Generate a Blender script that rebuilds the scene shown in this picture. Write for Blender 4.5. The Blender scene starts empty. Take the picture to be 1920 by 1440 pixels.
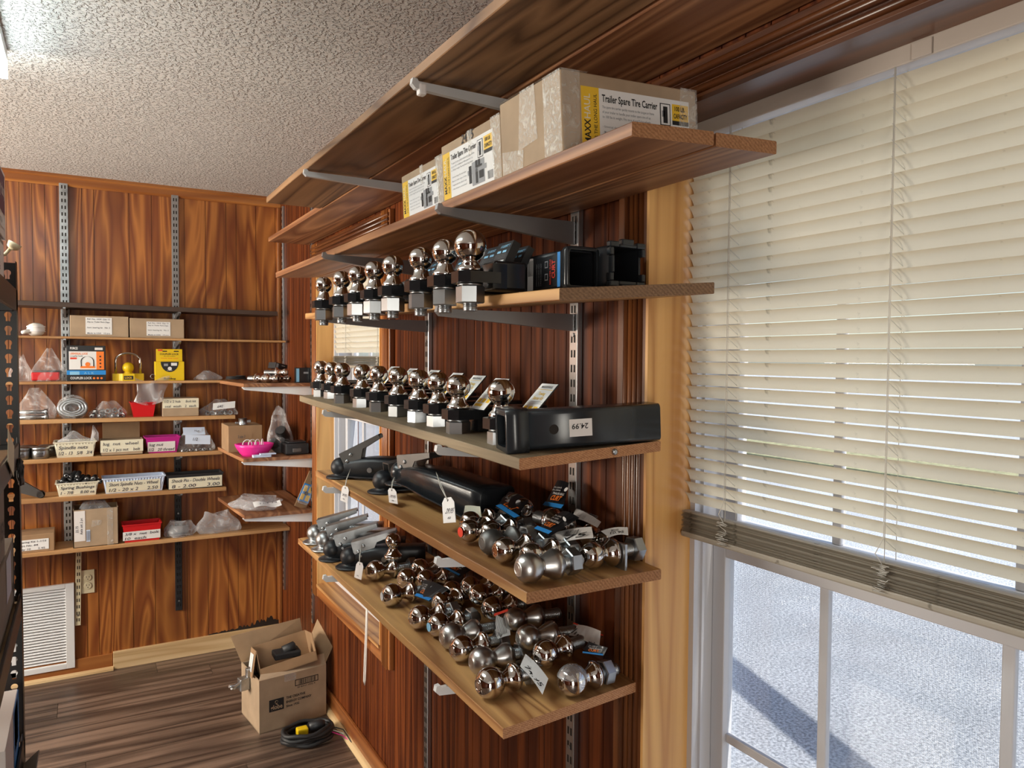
import bpy, bmesh, math, random
from mathutils import Matrix, Vector, Euler, noise as mnoise
R = math.radians
random.seed(7)
SC = bpy.context.scene
COL = SC.collection

# ------------------------------------------------------------------ camera, world, lights, exposure
F_PX, YAW, PITCH, ROLL = 1399.456, R(29.83887), R(2.01139), R(0.36258)
fwd = Vector((math.sin(YAW)*math.cos(PITCH), math.cos(YAW)*math.cos(PITCH), -math.sin(PITCH)))
rgt = Vector((math.cos(YAW), -math.sin(YAW), 0)); upv = rgt.cross(fwd)
r2 = rgt*math.cos(ROLL)+upv*math.sin(ROLL); u2 = upv*math.cos(ROLL)-rgt*math.sin(ROLL)
cam_data = bpy.data.cameras.new('camera'); cam = bpy.data.objects.new('camera', cam_data); COL.objects.link(cam)
cam_data.sensor_width = 36; cam_data.lens = 36*F_PX/1920; cam_data.clip_start = 0.02
cam.matrix_world = Matrix(((r2.x,u2.x,-fwd.x,0),(r2.y,u2.y,-fwd.y,0),(r2.z,u2.z,-fwd.z,1.55),(0,0,0,1)))
SC.camera = cam
SC.view_settings.view_transform = 'Standard'; SC.view_settings.look = 'None'
SC.view_settings.gamma = 1; SC.view_settings.use_curve_mapping = False
SC.view_settings.exposure = 0.45
SC.cycles.use_denoising = True
SC.cycles.max_bounces = 8; SC.cycles.diffuse_bounces = 4; SC.cycles.glossy_bounces = 4
SC.cycles.transmission_bounces = 6; SC.cycles.transparent_max_bounces = 12
SC.cycles.caustics_reflective = False; SC.cycles.caustics_refractive = False
SC.cycles.sample_clamp_indirect = 6

world = bpy.data.worlds.new('sky'); SC.world = world; world.use_nodes = True
wn = world.node_tree; bgn = wn.nodes['Background']
sky = wn.nodes.new('ShaderNodeTexSky'); sky.sky_type = 'NISHITA'; sky.sun_disc = False
sky.sun_elevation = R(48); sky.sun_rotation = R(175); sky.dust_density = 1.5
wn.links.new(sky.outputs[0], bgn.inputs[0]); bgn.inputs[1].default_value = 0.22

SUN_DIR = Vector((-0.09, 0.80, -0.92)).normalized()
sl = bpy.data.lights.new('sun', 'SUN'); sl.energy = 6.5; sl.color = (1, .93, .82); sl.angle = R(0.6)
so = bpy.data.objects.new('sun', sl); COL.objects.link(so)
so.rotation_euler = SUN_DIR.to_track_quat('-Z', 'Y').to_euler()

def area(name, loc, direction, sx, sy, energy, color):
    l = bpy.data.lights.new(name, 'AREA'); l.shape = 'RECTANGLE'; l.size = sx; l.size_y = sy
    l.energy = energy; l.color = color
    o = bpy.data.objects.new(name, l); COL.objects.link(o); o.location = loc
    o.rotation_euler = Vector(direction).to_track_quat('-Z', 'Z').to_euler()
    return o
# area lights added as daylight: assumed door behind the camera, assumed side window
area('assumed_door_daylight', (-1.15, -2.36, 1.12), (0.05, 1, 0.0), 0.86, 1.86, 40, (1, .94, .84))
area('assumed_window_daylight', (-2.56, 3.1, 1.45), (1, 0, -0.02), 1.0, 1.1, 110, (1, .90, .76))

# ------------------------------------------------------------------ helpers
class MB:
    def __init__(s): s.v=[]; s.f=[]; s.m=[]; s.sm=[]
    def add(s, vs, fs, mi=0, smooth=False, M=None):
        b=len(s.v)
        if M is not None: vs=[M@Vector(v) for v in vs]
        s.v+= [tuple(v) for v in vs]
        for f in fs: s.f.append(tuple(i+b for i in f)); s.m.append(mi); s.sm.append(smooth)
        return s
    def box(s,x0,x1,y0,y1,z0,z1,mi=0,bev=0,M=None,sm=False):
        if bev<=0:
            vs=[(x0,y0,z0),(x1,y0,z0),(x1,y1,z0),(x0,y1,z0),(x0,y0,z1),(x1,y0,z1),(x1,y1,z1),(x0,y1,z1)]
            fs=[(0,3,2,1),(4,5,6,7),(0,1,5,4),(1,2,6,5),(2,3,7,6),(3,0,4,7)]
            return s.add(vs,fs,mi,False,M)
        bm=bmesh.new(); bmesh.ops.create_cube(bm,size=1)
        for v in bm.verts: v.co=Vector(((x0+x1)/2+v.co.x*(x1-x0),(y0+y1)/2+v.co.y*(y1-y0),(z0+z1)/2+v.co.z*(z1-z0)))
        bmesh.ops.bevel(bm,geom=bm.edges[:],offset=bev,segments=2,affect='EDGES',profile=.5)
        bm.verts.index_update()
        s.add([v.co.copy() for v in bm.verts],[[v.index for v in f.verts] for f in bm.faces],mi,False,M); bm.free(); return s
    def rings(s,rings,mi=0,smooth=True,cap0=True,cap1=True,closed=True,M=None):
        n=len(rings[0]); vs=[p for r in rings for p in r]; fs=[]
        for i in range(len(rings)-1):
            for j in range(n if closed else n-1):
                k=(j+1)%n; fs.append((i*n+j,i*n+k,(i+1)*n+k,(i+1)*n+j))
        s.add(vs,fs,mi,smooth,M)
        b=len(s.v)-len(vs)
        if cap0: s.f.append(tuple(b+j for j in reversed(range(n)))); s.m.append(mi); s.sm.append(False)
        if cap1: s.f.append(tuple(b+(len(rings)-1)*n+j for j in range(n))); s.m.append(mi); s.sm.append(False)
        return s
    def lathe(s,prof,n=24,mi=0,smooth=True,axis='Z',M=None,cap0=True,cap1=True,seg=0):
        rr=[]
        for r,h in prof:
            ring=[]
            for j in range(n):
                a=2*math.pi*j/n+seg; c,d=r*math.cos(a),r*math.sin(a)
                ring.append((c,d,h) if axis=='Z' else ((h,c,d) if axis=='X' else (d,h,c)))
            rr.append(ring)
        return s.rings(rr,mi,smooth,cap0,cap1,True,M)
    def cyl(s,p0,p1,r0,r1=None,n=12,mi=0,smooth=True,M=None):
        return s.tube([p0,p1],r0,n,mi,False,M,r1,smooth)
    def tube(s,pts,r,n=8,mi=0,closed=False,M=None,r1=None,smooth=True):
        pts=[Vector(p) for p in pts]; N=len(pts); rr=[]; prev=None
        for i,p in enumerate(pts):
            if closed: t=pts[(i+1)%N]-pts[i-1]
            else: t=pts[min(i+1,N-1)]-pts[max(i-1,0)]
            t.normalize()
            if prev is None:
                a=Vector((0,0,1)) if abs(t.z)<.9 else Vector((1,0,0)); prev=t.cross(a).normalized()
            u=(prev-t*prev.dot(t)).normalized(); prev=u; w=t.cross(u)
            rad=r if r1 is None else r+(r1-r)*i/(N-1)
            rr.append([p+u*(rad*math.cos(2*math.pi*j/n))+w*(rad*math.sin(2*math.pi*j/n)) for j in range(n)])
        if closed: rr.append(rr[0])
        return s.rings(rr,mi,smooth,not closed,not closed,True,M)
    def prism(s,out,z0,z1,mi=0,M=None):
        n=len(out); vs=[(x,y,z0) for x,y in out]+[(x,y,z1) for x,y in out]
        fs=[tuple(reversed(range(n))),tuple(range(n,2*n))]+[(i,(i+1)%n,n+(i+1)%n,n+i) for i in range(n)]
        return s.add(vs,fs,mi,False,M)
    def quad(s,a,b,c,d,mi=0): return s.add([a,b,c,d],[(0,1,2,3)],mi)
    def mesh(s,name,mats):
        me=bpy.data.meshes.new(name); me.from_pydata(s.v,[],s.f)
        for m in (mats if isinstance(mats,(list,tuple)) else [mats]): me.materials.append(m)
        me.polygons.foreach_set('material_index',s.m); me.polygons.foreach_set('use_smooth',s.sm); me.update()
        return me
    def build(s,name,mats,parent=None,loc=None,kind=None):
        o=bpy.data.objects.new(name,s.mesh(name,mats)); COL.objects.link(o)
        if parent: o.parent=parent
        if loc: o.location=loc
        if kind: o['kind']=kind
        return o

def tag(o,label,cat,group=None):
    o['label']=label; o['category']=cat
    if group: o['group']=group
    return o
def thing(name,label,cat,loc=(0,0,0),rz=0,group=None,rx=0,ry=0):
    o=bpy.data.objects.new(name,None); COL.objects.link(o); o.empty_display_size=.02
    o.location=loc; o.rotation_euler=(rx,ry,rz)
    return tag(o,label,cat,group)
def struct(o): o['kind']='structure'; return o
def inst(name,me,parent=None,loc=(0,0,0),rot=(0,0,0),scale=None):
    o=bpy.data.objects.new(name,me); COL.objects.link(o); o.location=loc; o.rotation_euler=rot
    if scale: o.scale=scale
    if parent: o.parent=parent
    return o
def copy_tree(o,parent=None):
    c=o.copy(); COL.objects.link(c)
    if parent: c.parent=parent
    for ch in o.children: copy_tree(ch,c)
    return c

_tc={}
def text_mesh(s,bold=0):
    k=(s,bold)
    if k in _tc: return _tc[k]
    cu=bpy.data.curves.new('lettering','FONT'); cu.body=s; cu.size=1; cu.resolution_u=2; cu.offset=bold
    ob=bpy.data.objects.new('lettering',cu); COL.objects.link(ob)
    bpy.context.view_layer.update()
    dg=bpy.context.evaluated_depsgraph_get()
    me=bpy.data.meshes.new_from_object(ob.evaluated_get(dg))
    COL.objects.unlink(ob); bpy.data.objects.remove(ob)
    vs=[v.co.copy() for v in me.vertices]; fs=[tuple(p.vertices) for p in me.polygons]
    xs=[v.x for v in vs] or [0]
    _tc[k]=(vs,fs,min(xs),max(xs)); bpy.data.meshes.remove(me)
    return _tc[k]
def letter(mb,s,o,a,b,h,w=None,mi=0,bold=0.01,shear=0,lift=.0006):
    """add one line of lettering to mb: o = lower left, a = reading direction, b = up direction, h = capital height, w = fitted width"""
    vs,fs,x0,x1=text_mesh(s,bold); a=Vector(a).normalized(); b=Vector(b).normalized(); n=a.cross(b)
    k=h/.69; kx=k if w is None else w/max(1e-6,(x1-x0)); o=Vector(o)+n*lift
    mb.add([o+a*((v.x-x0)*kx+shear*v.y*k)+b*(v.y*k) for v in vs],fs,mi)
def rectq(mb,o,a,b,w,h,mi=0,lift=.0004):
    a=Vector(a).normalized(); b=Vector(b).normalized(); o=Vector(o)+a.cross(b)*lift
    mb.quad(o,o+a*w,o+a*w+b*h,o+b*h,mi)
def barcode(mb,o,a,b,w,h,mi=0,lift=.0007,seed=1):
    rnd=random.Random(seed); a=Vector(a).normalized(); b=Vector(b).normalized(); x=0
    while x<w:
        t=rnd.choice((.5,.5,1,1.5))*w/40
        rectq(mb,Vector(o)+a*x,a,b,t,h,mi,lift); x+=t+rnd.choice((.6,.8,1.4))*w/40

# ------------------------------------------------------------------ materials
def newmat(name):
    m=bpy.data.materials.new(name); m.use_nodes=True; nt=m.node_tree
    return m,nt,nt.nodes['Principled BSDF']
def plain(name,col,rough=.5,metal=0,spec=.5,bump=0,bscale=60,var=0,trans=0,coat=0):
    m,nt,p=newmat(name); N=nt.nodes; L=nt.links
    p.inputs['Base Color'].default_value=(*col,1); p.inputs['Roughness'].default_value=rough
    p.inputs['Metallic'].default_value=metal; p.inputs['Specular IOR Level'].default_value=spec
    p.inputs['Coat Weight'].default_value=coat
    if bump or var:
        tc=N.new('ShaderNodeTexCoord'); nz=N.new('ShaderNodeTexNoise'); nz.inputs['Scale'].default_value=bscale; nz.inputs['Detail'].default_value=4
        L.new(tc.outputs['Object'],nz.inputs['Vector'])
        if bump:
            b=N.new('ShaderNodeBump'); b.inputs['Strength'].default_value=bump; b.inputs['Distance'].default_value=.003
            L.new(nz.outputs[0],b.inputs['Height']); L.new(b.outputs[0],p.inputs['Normal'])
        if var:
            r=N.new('ShaderNodeValToRGB'); e=r.color_ramp.elements; e[0].position=.3; e[1].position=.7
            e[0].color=(*[max(0,c*(1-var)) for c in col],1); e[1].color=(*[min(1,c*(1+var)) for c in col],1)
            L.new(nz.outputs[0],r.inputs[0]); L.new(r.outputs[0],p.inputs['Base Color'])
    return m
def wood(name,dark,light,axis='Y',fig=5,stretch=.14,freq=5,rough=.45,rand=1,fiber=.35,knots=0,mid=.55,coat=0,bump=.15,blotch=0,dist=.6):
    m,nt,p=newmat(name); N=nt.nodes; L=nt.links
    tc=N.new('ShaderNodeTexCoord'); oi=N.new('ShaderNodeObjectInfo'); ad=N.new('ShaderNodeVectorMath'); ad.operation='ADD'
    mu=N.new('ShaderNodeVectorMath'); mu.operation='SCALE'; mu.inputs['Scale'].default_value=13*rand
    cb=N.new('ShaderNodeCombineXYZ')
    for i in range(3): L.new(oi.outputs['Random'],cb.inputs[i])
    L.new(cb.outputs[0],mu.inputs[0]); L.new(tc.outputs['Object'],ad.inputs[0]); L.new(mu.outputs[0],ad.inputs[1])
    def mapped(s):
        mp=N.new('ShaderNodeMapping'); sc=[1,1,1]; sc['XYZ'.index(axis)]=s; mp.inputs['Scale'].default_value=sc
        L.new(ad.outputs[0],mp.inputs['Vector']); return mp.outputs[0]
    n1=N.new('ShaderNodeTexNoise'); n1.inputs['Scale'].default_value=fig; n1.inputs['Detail'].default_value=1.5; n1.inputs['Distortion'].default_value=dist
    L.new(mapped(stretch),n1.inputs['Vector'])
    k=N.new('ShaderNodeMath'); k.operation='MULTIPLY'; k.inputs[1].default_value=freq; L.new(n1.outputs[0],k.inputs[0])
    pp=N.new('ShaderNodeMath'); pp.operation='PINGPONG'; pp.inputs[1].default_value=.5; L.new(k.outputs[0],pp.inputs[0])
    n2=N.new('ShaderNodeTexNoise'); n2.inputs['Scale'].default_value=190; n2.inputs['Detail'].default_value=2; L.new(mapped(.025),n2.inputs['Vector'])
    mx=N.new('ShaderNodeMath'); mx.operation='MULTIPLY_ADD'; mx.inputs[1].default_value=fiber; L.new(n2.outputs[0],mx.inputs[0])
    x2=N.new('ShaderNodeMath'); x2.operation='MULTIPLY'; x2.inputs[1].default_value=2; L.new(pp.outputs[0],x2.inputs[0])
    sb=N.new('ShaderNodeMath'); sb.operation='SUBTRACT'; sb.inputs[1].default_value=fiber*.5; L.new(x2.outputs[0],sb.inputs[0]); L.new(sb.outputs[0],mx.inputs[2])
    rp=N.new('ShaderNodeValToRGB'); e=rp.color_ramp.elements
    e[0].position=.05; e[0].color=(*dark,1); e[1].position=.95; e[1].color=(*light,1)
    em=e.new(mid); em.color=(*[(a+b)/2 for a,b in zip(dark,light)],1)
    L.new(mx.outputs[0],rp.inputs[0]); out=rp.outputs[0]
    if blotch:
        n3=N.new('ShaderNodeTexNoise'); n3.inputs['Scale'].default_value=3; n3.inputs['Detail'].default_value=3; L.new(mapped(.4),n3.inputs['Vector'])
        mr=N.new('ShaderNodeMapRange'); mr.inputs[1].default_value=.3; mr.inputs[2].default_value=.7; mr.inputs[3].default_value=1-blotch; mr.inputs[4].default_value=1+blotch*.6
        L.new(n3.outputs[0],mr.inputs[0]); vm=N.new('ShaderNodeVectorMath'); vm.operation='SCALE'; L.new(out,vm.inputs[0]); L.new(mr.outputs[0],vm.inputs['Scale']); out=vm.outputs[0]
    if knots:
        vo=N.new('ShaderNodeTexVoronoi'); vo.inputs['Scale'].default_value=knots; L.new(mapped(.55),vo.inputs['Vector'])
        mr=N.new('ShaderNodeMapRange'); mr.inputs[1].default_value=.02*knots**.5; mr.inputs[2].default_value=.055*knots**.5; L.new(vo.outputs['Distance'],mr.inputs[0])
        mi=N.new('ShaderNodeMix'); mi.data_type='RGBA'; L.new(mr.outputs[0],mi.inputs[0]); mi.inputs[6].default_value=(dark[0]*.35,dark[1]*.3,dark[2]*.3,1); L.new(out,mi.inputs[7]); out=mi.outputs[2]
    L.new(out,p.inputs['Base Color']); p.inputs['Roughness'].default_value=rough; p.inputs['Coat Weight'].default_value=coat; p.inputs['Coat Roughness'].default_value=.25
    b=N.new('ShaderNodeBump'); b.inputs['Strength'].default_value=bump; b.inputs['Distance'].default_value=.001; L.new(mx.outputs[0],b.inputs['Height']); L.new(b.outputs[0],p.inputs['Normal'])
    return m
def endgrain(name,dark,light,scale=90):
    m,nt,p=newmat(name); N=nt.nodes; L=nt.links
    tc=N.new('ShaderNodeTexCoord'); oi=N.new('ShaderNodeObjectInfo'); ad=N.new('ShaderNodeVectorMath'); ad.operation='ADD'
    cb=N.new('ShaderNodeCombineXYZ'); L.new(oi.outputs['Random'],cb.inputs[0]); cb.inputs[2].default_value=.35
    L.new(tc.outputs['Object'],ad.inputs[0]); L.new(cb.outputs[0],ad.inputs[1])
    mp=N.new('ShaderNodeMapping'); mp.inputs['Scale'].default_value=(1,0,1); L.new(ad.outputs[0],mp.inputs['Vector'])
    wv=N.new('ShaderNodeTexWave'); wv.wave_type='RINGS'; wv.rings_direction='SPHERICAL'; wv.inputs['Scale'].default_value=scale; wv.inputs['Distortion'].default_value=5; wv.inputs['Detail'].default_value=3; wv.inputs['Detail Scale'].default_value=4
    L.new(mp.outputs[0],wv.inputs['Vector'])
    nz=N.new('ShaderNodeTexNoise'); nz.inputs['Scale'].default_value=300; L.new(tc.outputs['Object'],nz.inputs['Vector'])
    mx=N.new('ShaderNodeMath'); mx.operation='MULTIPLY_ADD'; mx.inputs[1].default_value=.75; L.new(nz.outputs[0],mx.inputs[0]); 
    hf=N.new('ShaderNodeMath'); hf.operation='MULTIPLY'; hf.inputs[1].default_value=.32; L.new(wv.outputs['Fac'],hf.inputs[0]); L.new(hf.outputs[0],mx.inputs[2])
    rp=N.new('ShaderNodeValToRGB'); e=rp.color_ramp.elements; e[0].position=.15; e[1].position=.85; e[0].color=(*dark,1); e[1].color=(*light,1)
    L.new(mx.outputs[0],rp.inputs[0]); L.new(rp.outputs[0],p.inputs['Base Color']); p.inputs['Roughness'].default_value=.8
    b=N.new('ShaderNodeBump'); b.inputs['Strength'].default_value=.5; b.inputs['Distance'].default_value=.001; L.new(mx.outputs[0],b.inputs['Height']); L.new(b.outputs[0],p.inputs['Normal'])
    return m
def film(name,col=(.9,.9,.92),base=.16,rough=.18,wrinkle=40):
    """clear plastic film: mostly see-through with white creases and shine"""
    m,nt,p=newmat(name); N=nt.nodes; L=nt.links; out=N['Material Output']
    p.inputs['Base Color'].default_value=(*col,1); p.inputs['Roughness'].default_value=rough
    tr=N.new('ShaderNodeBsdfTransparent'); mix=N.new('ShaderNodeMixShader')
    lw=N.new('ShaderNodeLayerWeight'); lw.inputs[0].default_value=.35
    tc=N.new('ShaderNodeTexCoord'); nz=N.new('ShaderNodeTexNoise'); nz.inputs['Scale'].default_value=wrinkle; nz.inputs['Detail'].default_value=3; nz.inputs['Distortion'].default_value=1.5
    L.new(tc.outputs['Object'],nz.inputs['Vector'])
    mr=N.new('ShaderNodeMapRange'); mr.inputs[1].default_value=.5; mr.inputs[2].default_value=.75; mr.inputs[3].default_value=base; mr.inputs[4].default_value=base+.35; L.new(nz.outputs[0],mr.inputs[0])
    ad=N.new('ShaderNodeMath'); ad.operation='MULTIPLY_ADD'; ad.inputs[1].default_value=.35; ad.use_clamp=True; L.new(lw.outputs['Facing'],ad.inputs[0]); L.new(mr.outputs[0],ad.inputs[2])
    b=N.new('ShaderNodeBump'); b.inputs['Strength'].default_value=.7; b.inputs['Distance'].default_value=.006; L.new(nz.outputs[0],b.inputs['Height']); L.new(b.outputs[0],p.inputs['Normal'])
    L.new(ad.outputs[0],mix.inputs[0]); L.new(tr.outputs[0],mix.inputs[1]); L.new(p.outputs[0],mix.inputs[2]); L.new(mix.outputs[0],out.inputs[0])
    return m
def emit(name,col,s):
    m,nt,p=newmat(name); p.inputs['Base Color'].default_value=(*col,1); p.inputs['Emission Color'].default_value=(*col,1); p.inputs['Emission Strength'].default_value=s; return m

M={}
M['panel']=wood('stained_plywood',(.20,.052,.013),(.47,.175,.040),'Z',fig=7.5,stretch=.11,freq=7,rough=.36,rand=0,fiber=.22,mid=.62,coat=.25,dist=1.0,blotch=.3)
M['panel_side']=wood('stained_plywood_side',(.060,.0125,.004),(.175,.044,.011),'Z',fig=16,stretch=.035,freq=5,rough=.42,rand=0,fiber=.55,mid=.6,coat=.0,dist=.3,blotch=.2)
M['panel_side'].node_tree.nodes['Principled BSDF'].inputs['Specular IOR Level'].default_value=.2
M['trim']=wood('stained_trim',(.22,.065,.016),(.42,.16,.045),'Z',fig=8,stretch=.06,freq=4,rough=.32,coat=.3)
M['trim_y']=wood('stained_trim_long',(.20,.06,.016),(.40,.15,.042),'Y',fig=8,stretch=.06,freq=4,rough=.32,coat=.3)
M['trim_x']=wood('stained_trim_cross',(.30,.10,.025),(.50,.21,.06),'X',fig=8,stretch=.06,freq=4,rough=.35,coat=.3)
M['pine']=wood('pine_board',(.29,.122,.037),(.62,.345,.132),'Y',fig=9,stretch=.07,freq=7,rough=.5,knots=2.2,mid=.35,blotch=.15)
M['pine_x']=wood('pine_board_cross',(.36,.18,.07),(.56,.32,.14),'X',fig=7,stretch=.06,freq=4,rough=.5,mid=.45)
M['pine_red']=wood('red_pine_board',(.20,.075,.03),(.44,.21,.095),'Y',fig=9,stretch=.06,freq=8,blotch=.2,rough=.5,knots=2.2)
M['pine_grey']=wood('weathered_board',(.10,.068,.036),(.27,.20,.12),'Y',fig=7,stretch=.05,freq=5,rough=.65,fiber=.6,blotch=.2)
M['pine_dark']=wood('dark_shelf_board',(.06,.035,.025),(.10,.06,.045),'X',fig=6,stretch=.06,freq=3,rough=.5)
M['jamb']=wood('clear_pine_jamb',(.54,.255,.075),(.76,.425,.145),'Z',fig=13,stretch=.05,freq=5,rough=.4,knots=4.5,coat=.2,mid=.35)
M['trim_d']=wood('dark_casing',(.085,.026,.009),(.20,.068,.020),'Z',fig=10,stretch=.06,freq=4,rough=.30,coat=.3)
M['trim_dy']=wood('dark_head_casing',(.075,.022,.008),(.20,.068,.020),'Y',fig=10,stretch=.06,freq=4,rough=.30,coat=.3)
M['pine_shaded']=wood('shaded_pine_board',(.125,.058,.025),(.34,.185,.088),'Y',fig=9,stretch=.06,freq=8,rough=.5,knots=2.0,mid=.4,blotch=.2)  # pine darkened: the weak light on the highest shelf is in its colour
M['rawpine_x']=wood('raw_pine_base',(.55,.36,.17),(.74,.55,.31),'X',fig=9,stretch=.06,freq=5,rough=.7,mid=.4)
M['rawpine_y']=wood('raw_pine_quarter_round',(.55,.36,.17),(.74,.55,.31),'Y',fig=9,stretch=.06,freq=4,rough=.7)
M['end']=endgrain('pine_end_grain',(.25,.09,.035),(.55,.29,.14))
M['end2']=endgrain('rough_sawn_end',(.20,.08,.03),(.44,.22,.10),60)
M['end3']=endgrain('grey_sawn_end',(.12,.065,.035),(.28,.165,.09),60)
M['floor']=wood('vinyl_plank',(.062,.040,.030),(.22,.150,.110),'X',fig=11,stretch=.05,freq=4,rough=.38,fiber=.7,blotch=.4,mid=.6,bump=.1)
M['dark']=plain('dark_gap',(.012,.008,.006),.8)
M['ceil']=None
M['chrome']=plain('chrome',(.68,.65,.63),.045,1)
M['satin']=plain('satin_steel',(.55,.54,.53),.30,1,bump=.1,bscale=30)
M['raw']=plain('raw_dark_steel',(.17,.165,.16),.5,1,bump=.2,bscale=50)
M['zinc']=plain('zinc_plate',(.42,.44,.46),.34,1)
M['galv']=plain('galvanised',(.42,.43,.44),.38,1,var=.25,bscale=25)
M['bracket']=plain('grey_bracket_paint',(.62,.63,.64),.42,.2)
M['bracket_d']=plain('dull_steel_bracket',(.34,.34,.35),.38,.8)
M['std']=plain('steel_standard',(.50,.51,.52),.3,1)
M['black']=plain('black_gloss_paint',(.010,.011,.013),.22,0,.6)
M['blacks']=plain('black_satin_paint',(.014,.016,.020),.42,0,.5)
M['powder']=plain('black_powder_coat',(.020,.024,.029),.24,0,.5)
M['rackpaint']=plain('rack_black',(.012,.012,.015),.4)
M['rubber']=plain('black_rubber',(.015,.016,.018),.55,bump=.2)
M['blackplas']=plain('black_plastic',(.02,.021,.024),.4)
M['kraft']=plain('cardboard',(.40,.29,.19),.75,var=.1,bscale=14)
M['kraft2']=plain('cardboard_brown',(.33,.20,.105),.8,var=.1,bscale=14)
M['kraft_in']=plain('cardboard_inside',(.35,.23,.13),.85,var=.08,bscale=20)
M['kraftd']=plain('grey_cardboard',(.27,.235,.20),.8,var=.08,bscale=20)
M['paper']=plain('white_paper',(.80,.80,.80),.6)
M['tagp']=plain('tag_paper',(.78,.75,.74),.7)
M['cream']=plain('cream_label',(.78,.74,.58),.7)
M['ink']=plain('black_ink',(.012,.012,.014),.6)
M['pen']=plain('pen_ink',(.07,.07,.09),.6)
M['grey']=plain('grey_print',(.30,.31,.33),.6)
M['yellow']=plain('label_yellow',(.84,.53,.04),.5)
M['yel']=plain('yellow_paint',(.80,.55,.01),.35)
M['orange']=plain('orange_print',(.90,.22,.03),.5)
M['blue']=plain('blue_print',(.02,.25,.68),.5)
M['lblue']=plain('pale_blue_print',(.25,.55,.80),.5)
M['red']=plain('red_plastic',(.62,.012,.016),.35)
M['redp']=plain('red_print',(.75,.05,.02),.5)
M['pink']=plain('pink_plastic',(.80,.03,.30),.35)
M['magenta']=plain('magenta_plastic',(.55,.02,.28),.4)
M['basket']=plain('cream_plastic',(.80,.76,.62),.4)
M['bluewhite']=plain('pale_blue_plastic',(.62,.72,.90),.4)
M['white']=plain('white_paint',(.78,.79,.80),.4)
M['vinyl']=plain('white_vinyl',(.60,.60,.63),.4)
M['headrail']=plain('shaded_headrail_vinyl',(.50,.44,.39),.4)  # cream vinyl darkened: the headrail's shade is put into its colour
M['ivory']=plain('ivory_plastic',(.74,.66,.45),.4)
M['cord']=plain('white_cord',(.82,.80,.76),.7)
M['string']=plain('tag_string',(.62,.60,.55),.8)
M['purple']=plain('purple_print',(.09,.03,.09),.5)
M['film']=film('clear_film',base=.07,wrinkle=20)
M['film2']=film('clear_film_heavy',(.80,.81,.85),.16,.2,16)
M['tape']=film('packing_tape',(.9,.88,.82),.17,.10,60)
M['card_black']=plain('black_card',(.012,.013,.016),.35)
M['stain']=plain('mould_stain',(.02,.012,.008),.8)

def ceiling_mat():
    m,nt,p=newmat('knockdown_ceiling'); N=nt.nodes; L=nt.links
    tc=N.new('ShaderNodeTexCoord'); n1=N.new('ShaderNodeTexNoise'); n1.inputs['Scale'].default_value=92; n1.inputs['Detail'].default_value=3; n1.inputs['Roughness'].default_value=.55
    L.new(tc.outputs['Object'],n1.inputs['Vector'])
    r=N.new('ShaderNodeMapRange'); r.inputs[1].default_value=.48; r.inputs[2].default_value=.62; L.new(n1.outputs[0],r.inputs[0])
    b=N.new('ShaderNodeBump'); b.inputs['Strength'].default_value=1; b.inputs['Distance'].default_value=.007; L.new(r.outputs[0],b.inputs['Height']); L.new(b.outputs[0],p.inputs['Normal'])
    p.inputs['Base Color'].default_value=(.73,.725,.715,1); p.inputs['Roughness'].default_value=.85
    return m
M['ceil']=ceiling_mat()
def slat_mat(nm='blind_vinyl',lo=(.25,.22,.17,1),hi=(.76,.71,.60,1),tr=.40):
    m,nt,p=newmat(nm); N=nt.nodes; L=nt.links; out=N['Material Output']
    tc=N.new('ShaderNodeTexCoord'); nz=N.new('ShaderNodeTexNoise'); nz.inputs['Scale'].default_value=55; nz.inputs['Detail'].default_value=5; L.new(tc.outputs['Object'],nz.inputs['Vector'])
    rp=N.new('ShaderNodeValToRGB'); e=rp.color_ramp.elements; e[0].position=.27; e[0].color=lo; e[1].position=.36; e[1].color=hi; L.new(nz.outputs[0],rp.inputs[0])
    L.new(rp.outputs[0],p.inputs['Base Color']); p.inputs['Roughness'].default_value=.45
    tl=N.new('ShaderNodeBsdfTranslucent'); tl.inputs[0].default_value=(.86,.74,.52,1); mix=N.new('ShaderNodeMixShader'); mix.inputs[0].default_value=tr
    L.new(p.outputs[0],mix.inputs[1]); L.new(tl.outputs[0],mix.inputs[2]); L.new(mix.outputs[0],out.inputs[0]); return m
M['slat']=slat_mat()
M['slat_d']=slat_mat('dusty_shaded_blind_vinyl',(.16,.14,.11,1),(.40,.36,.30,1),.1)  # darker copy of the slats: dust, plus backlit shade put into the colour
def glass_mat():
    m,nt,p=newmat('window_glass'); N=nt.nodes; L=nt.links; out=N['Material Output']
    tr=N.new('ShaderNodeBsdfTransparent'); tr.inputs[0].default_value=(.93,.95,.97,1); gl=N.new('ShaderNodeBsdfGlossy'); gl.inputs['Roughness'].default_value=.02
    lw=N.new('ShaderNodeLayerWeight'); lw.inputs[0].default_value=.5; pw=N.new('ShaderNodeMath'); pw.operation='POWER'; pw.inputs[1].default_value=5; L.new(lw.outputs['Facing'],pw.inputs[0]); fr=N.new('ShaderNodeMath'); fr.operation='MULTIPLY_ADD'; fr.inputs[1].default_value=.9; fr.inputs[2].default_value=.04; L.new(pw.outputs[0],fr.inputs[0]); mix=N.new('ShaderNodeMixShader'); L.new(fr.outputs[0],mix.inputs[0]); L.new(tr.outputs[0],mix.inputs[1]); L.new(gl.outputs[0],mix.inputs[2]); L.new(mix.outputs[0],out.inputs[0]); return m
M['glass']=glass_mat()
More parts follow.
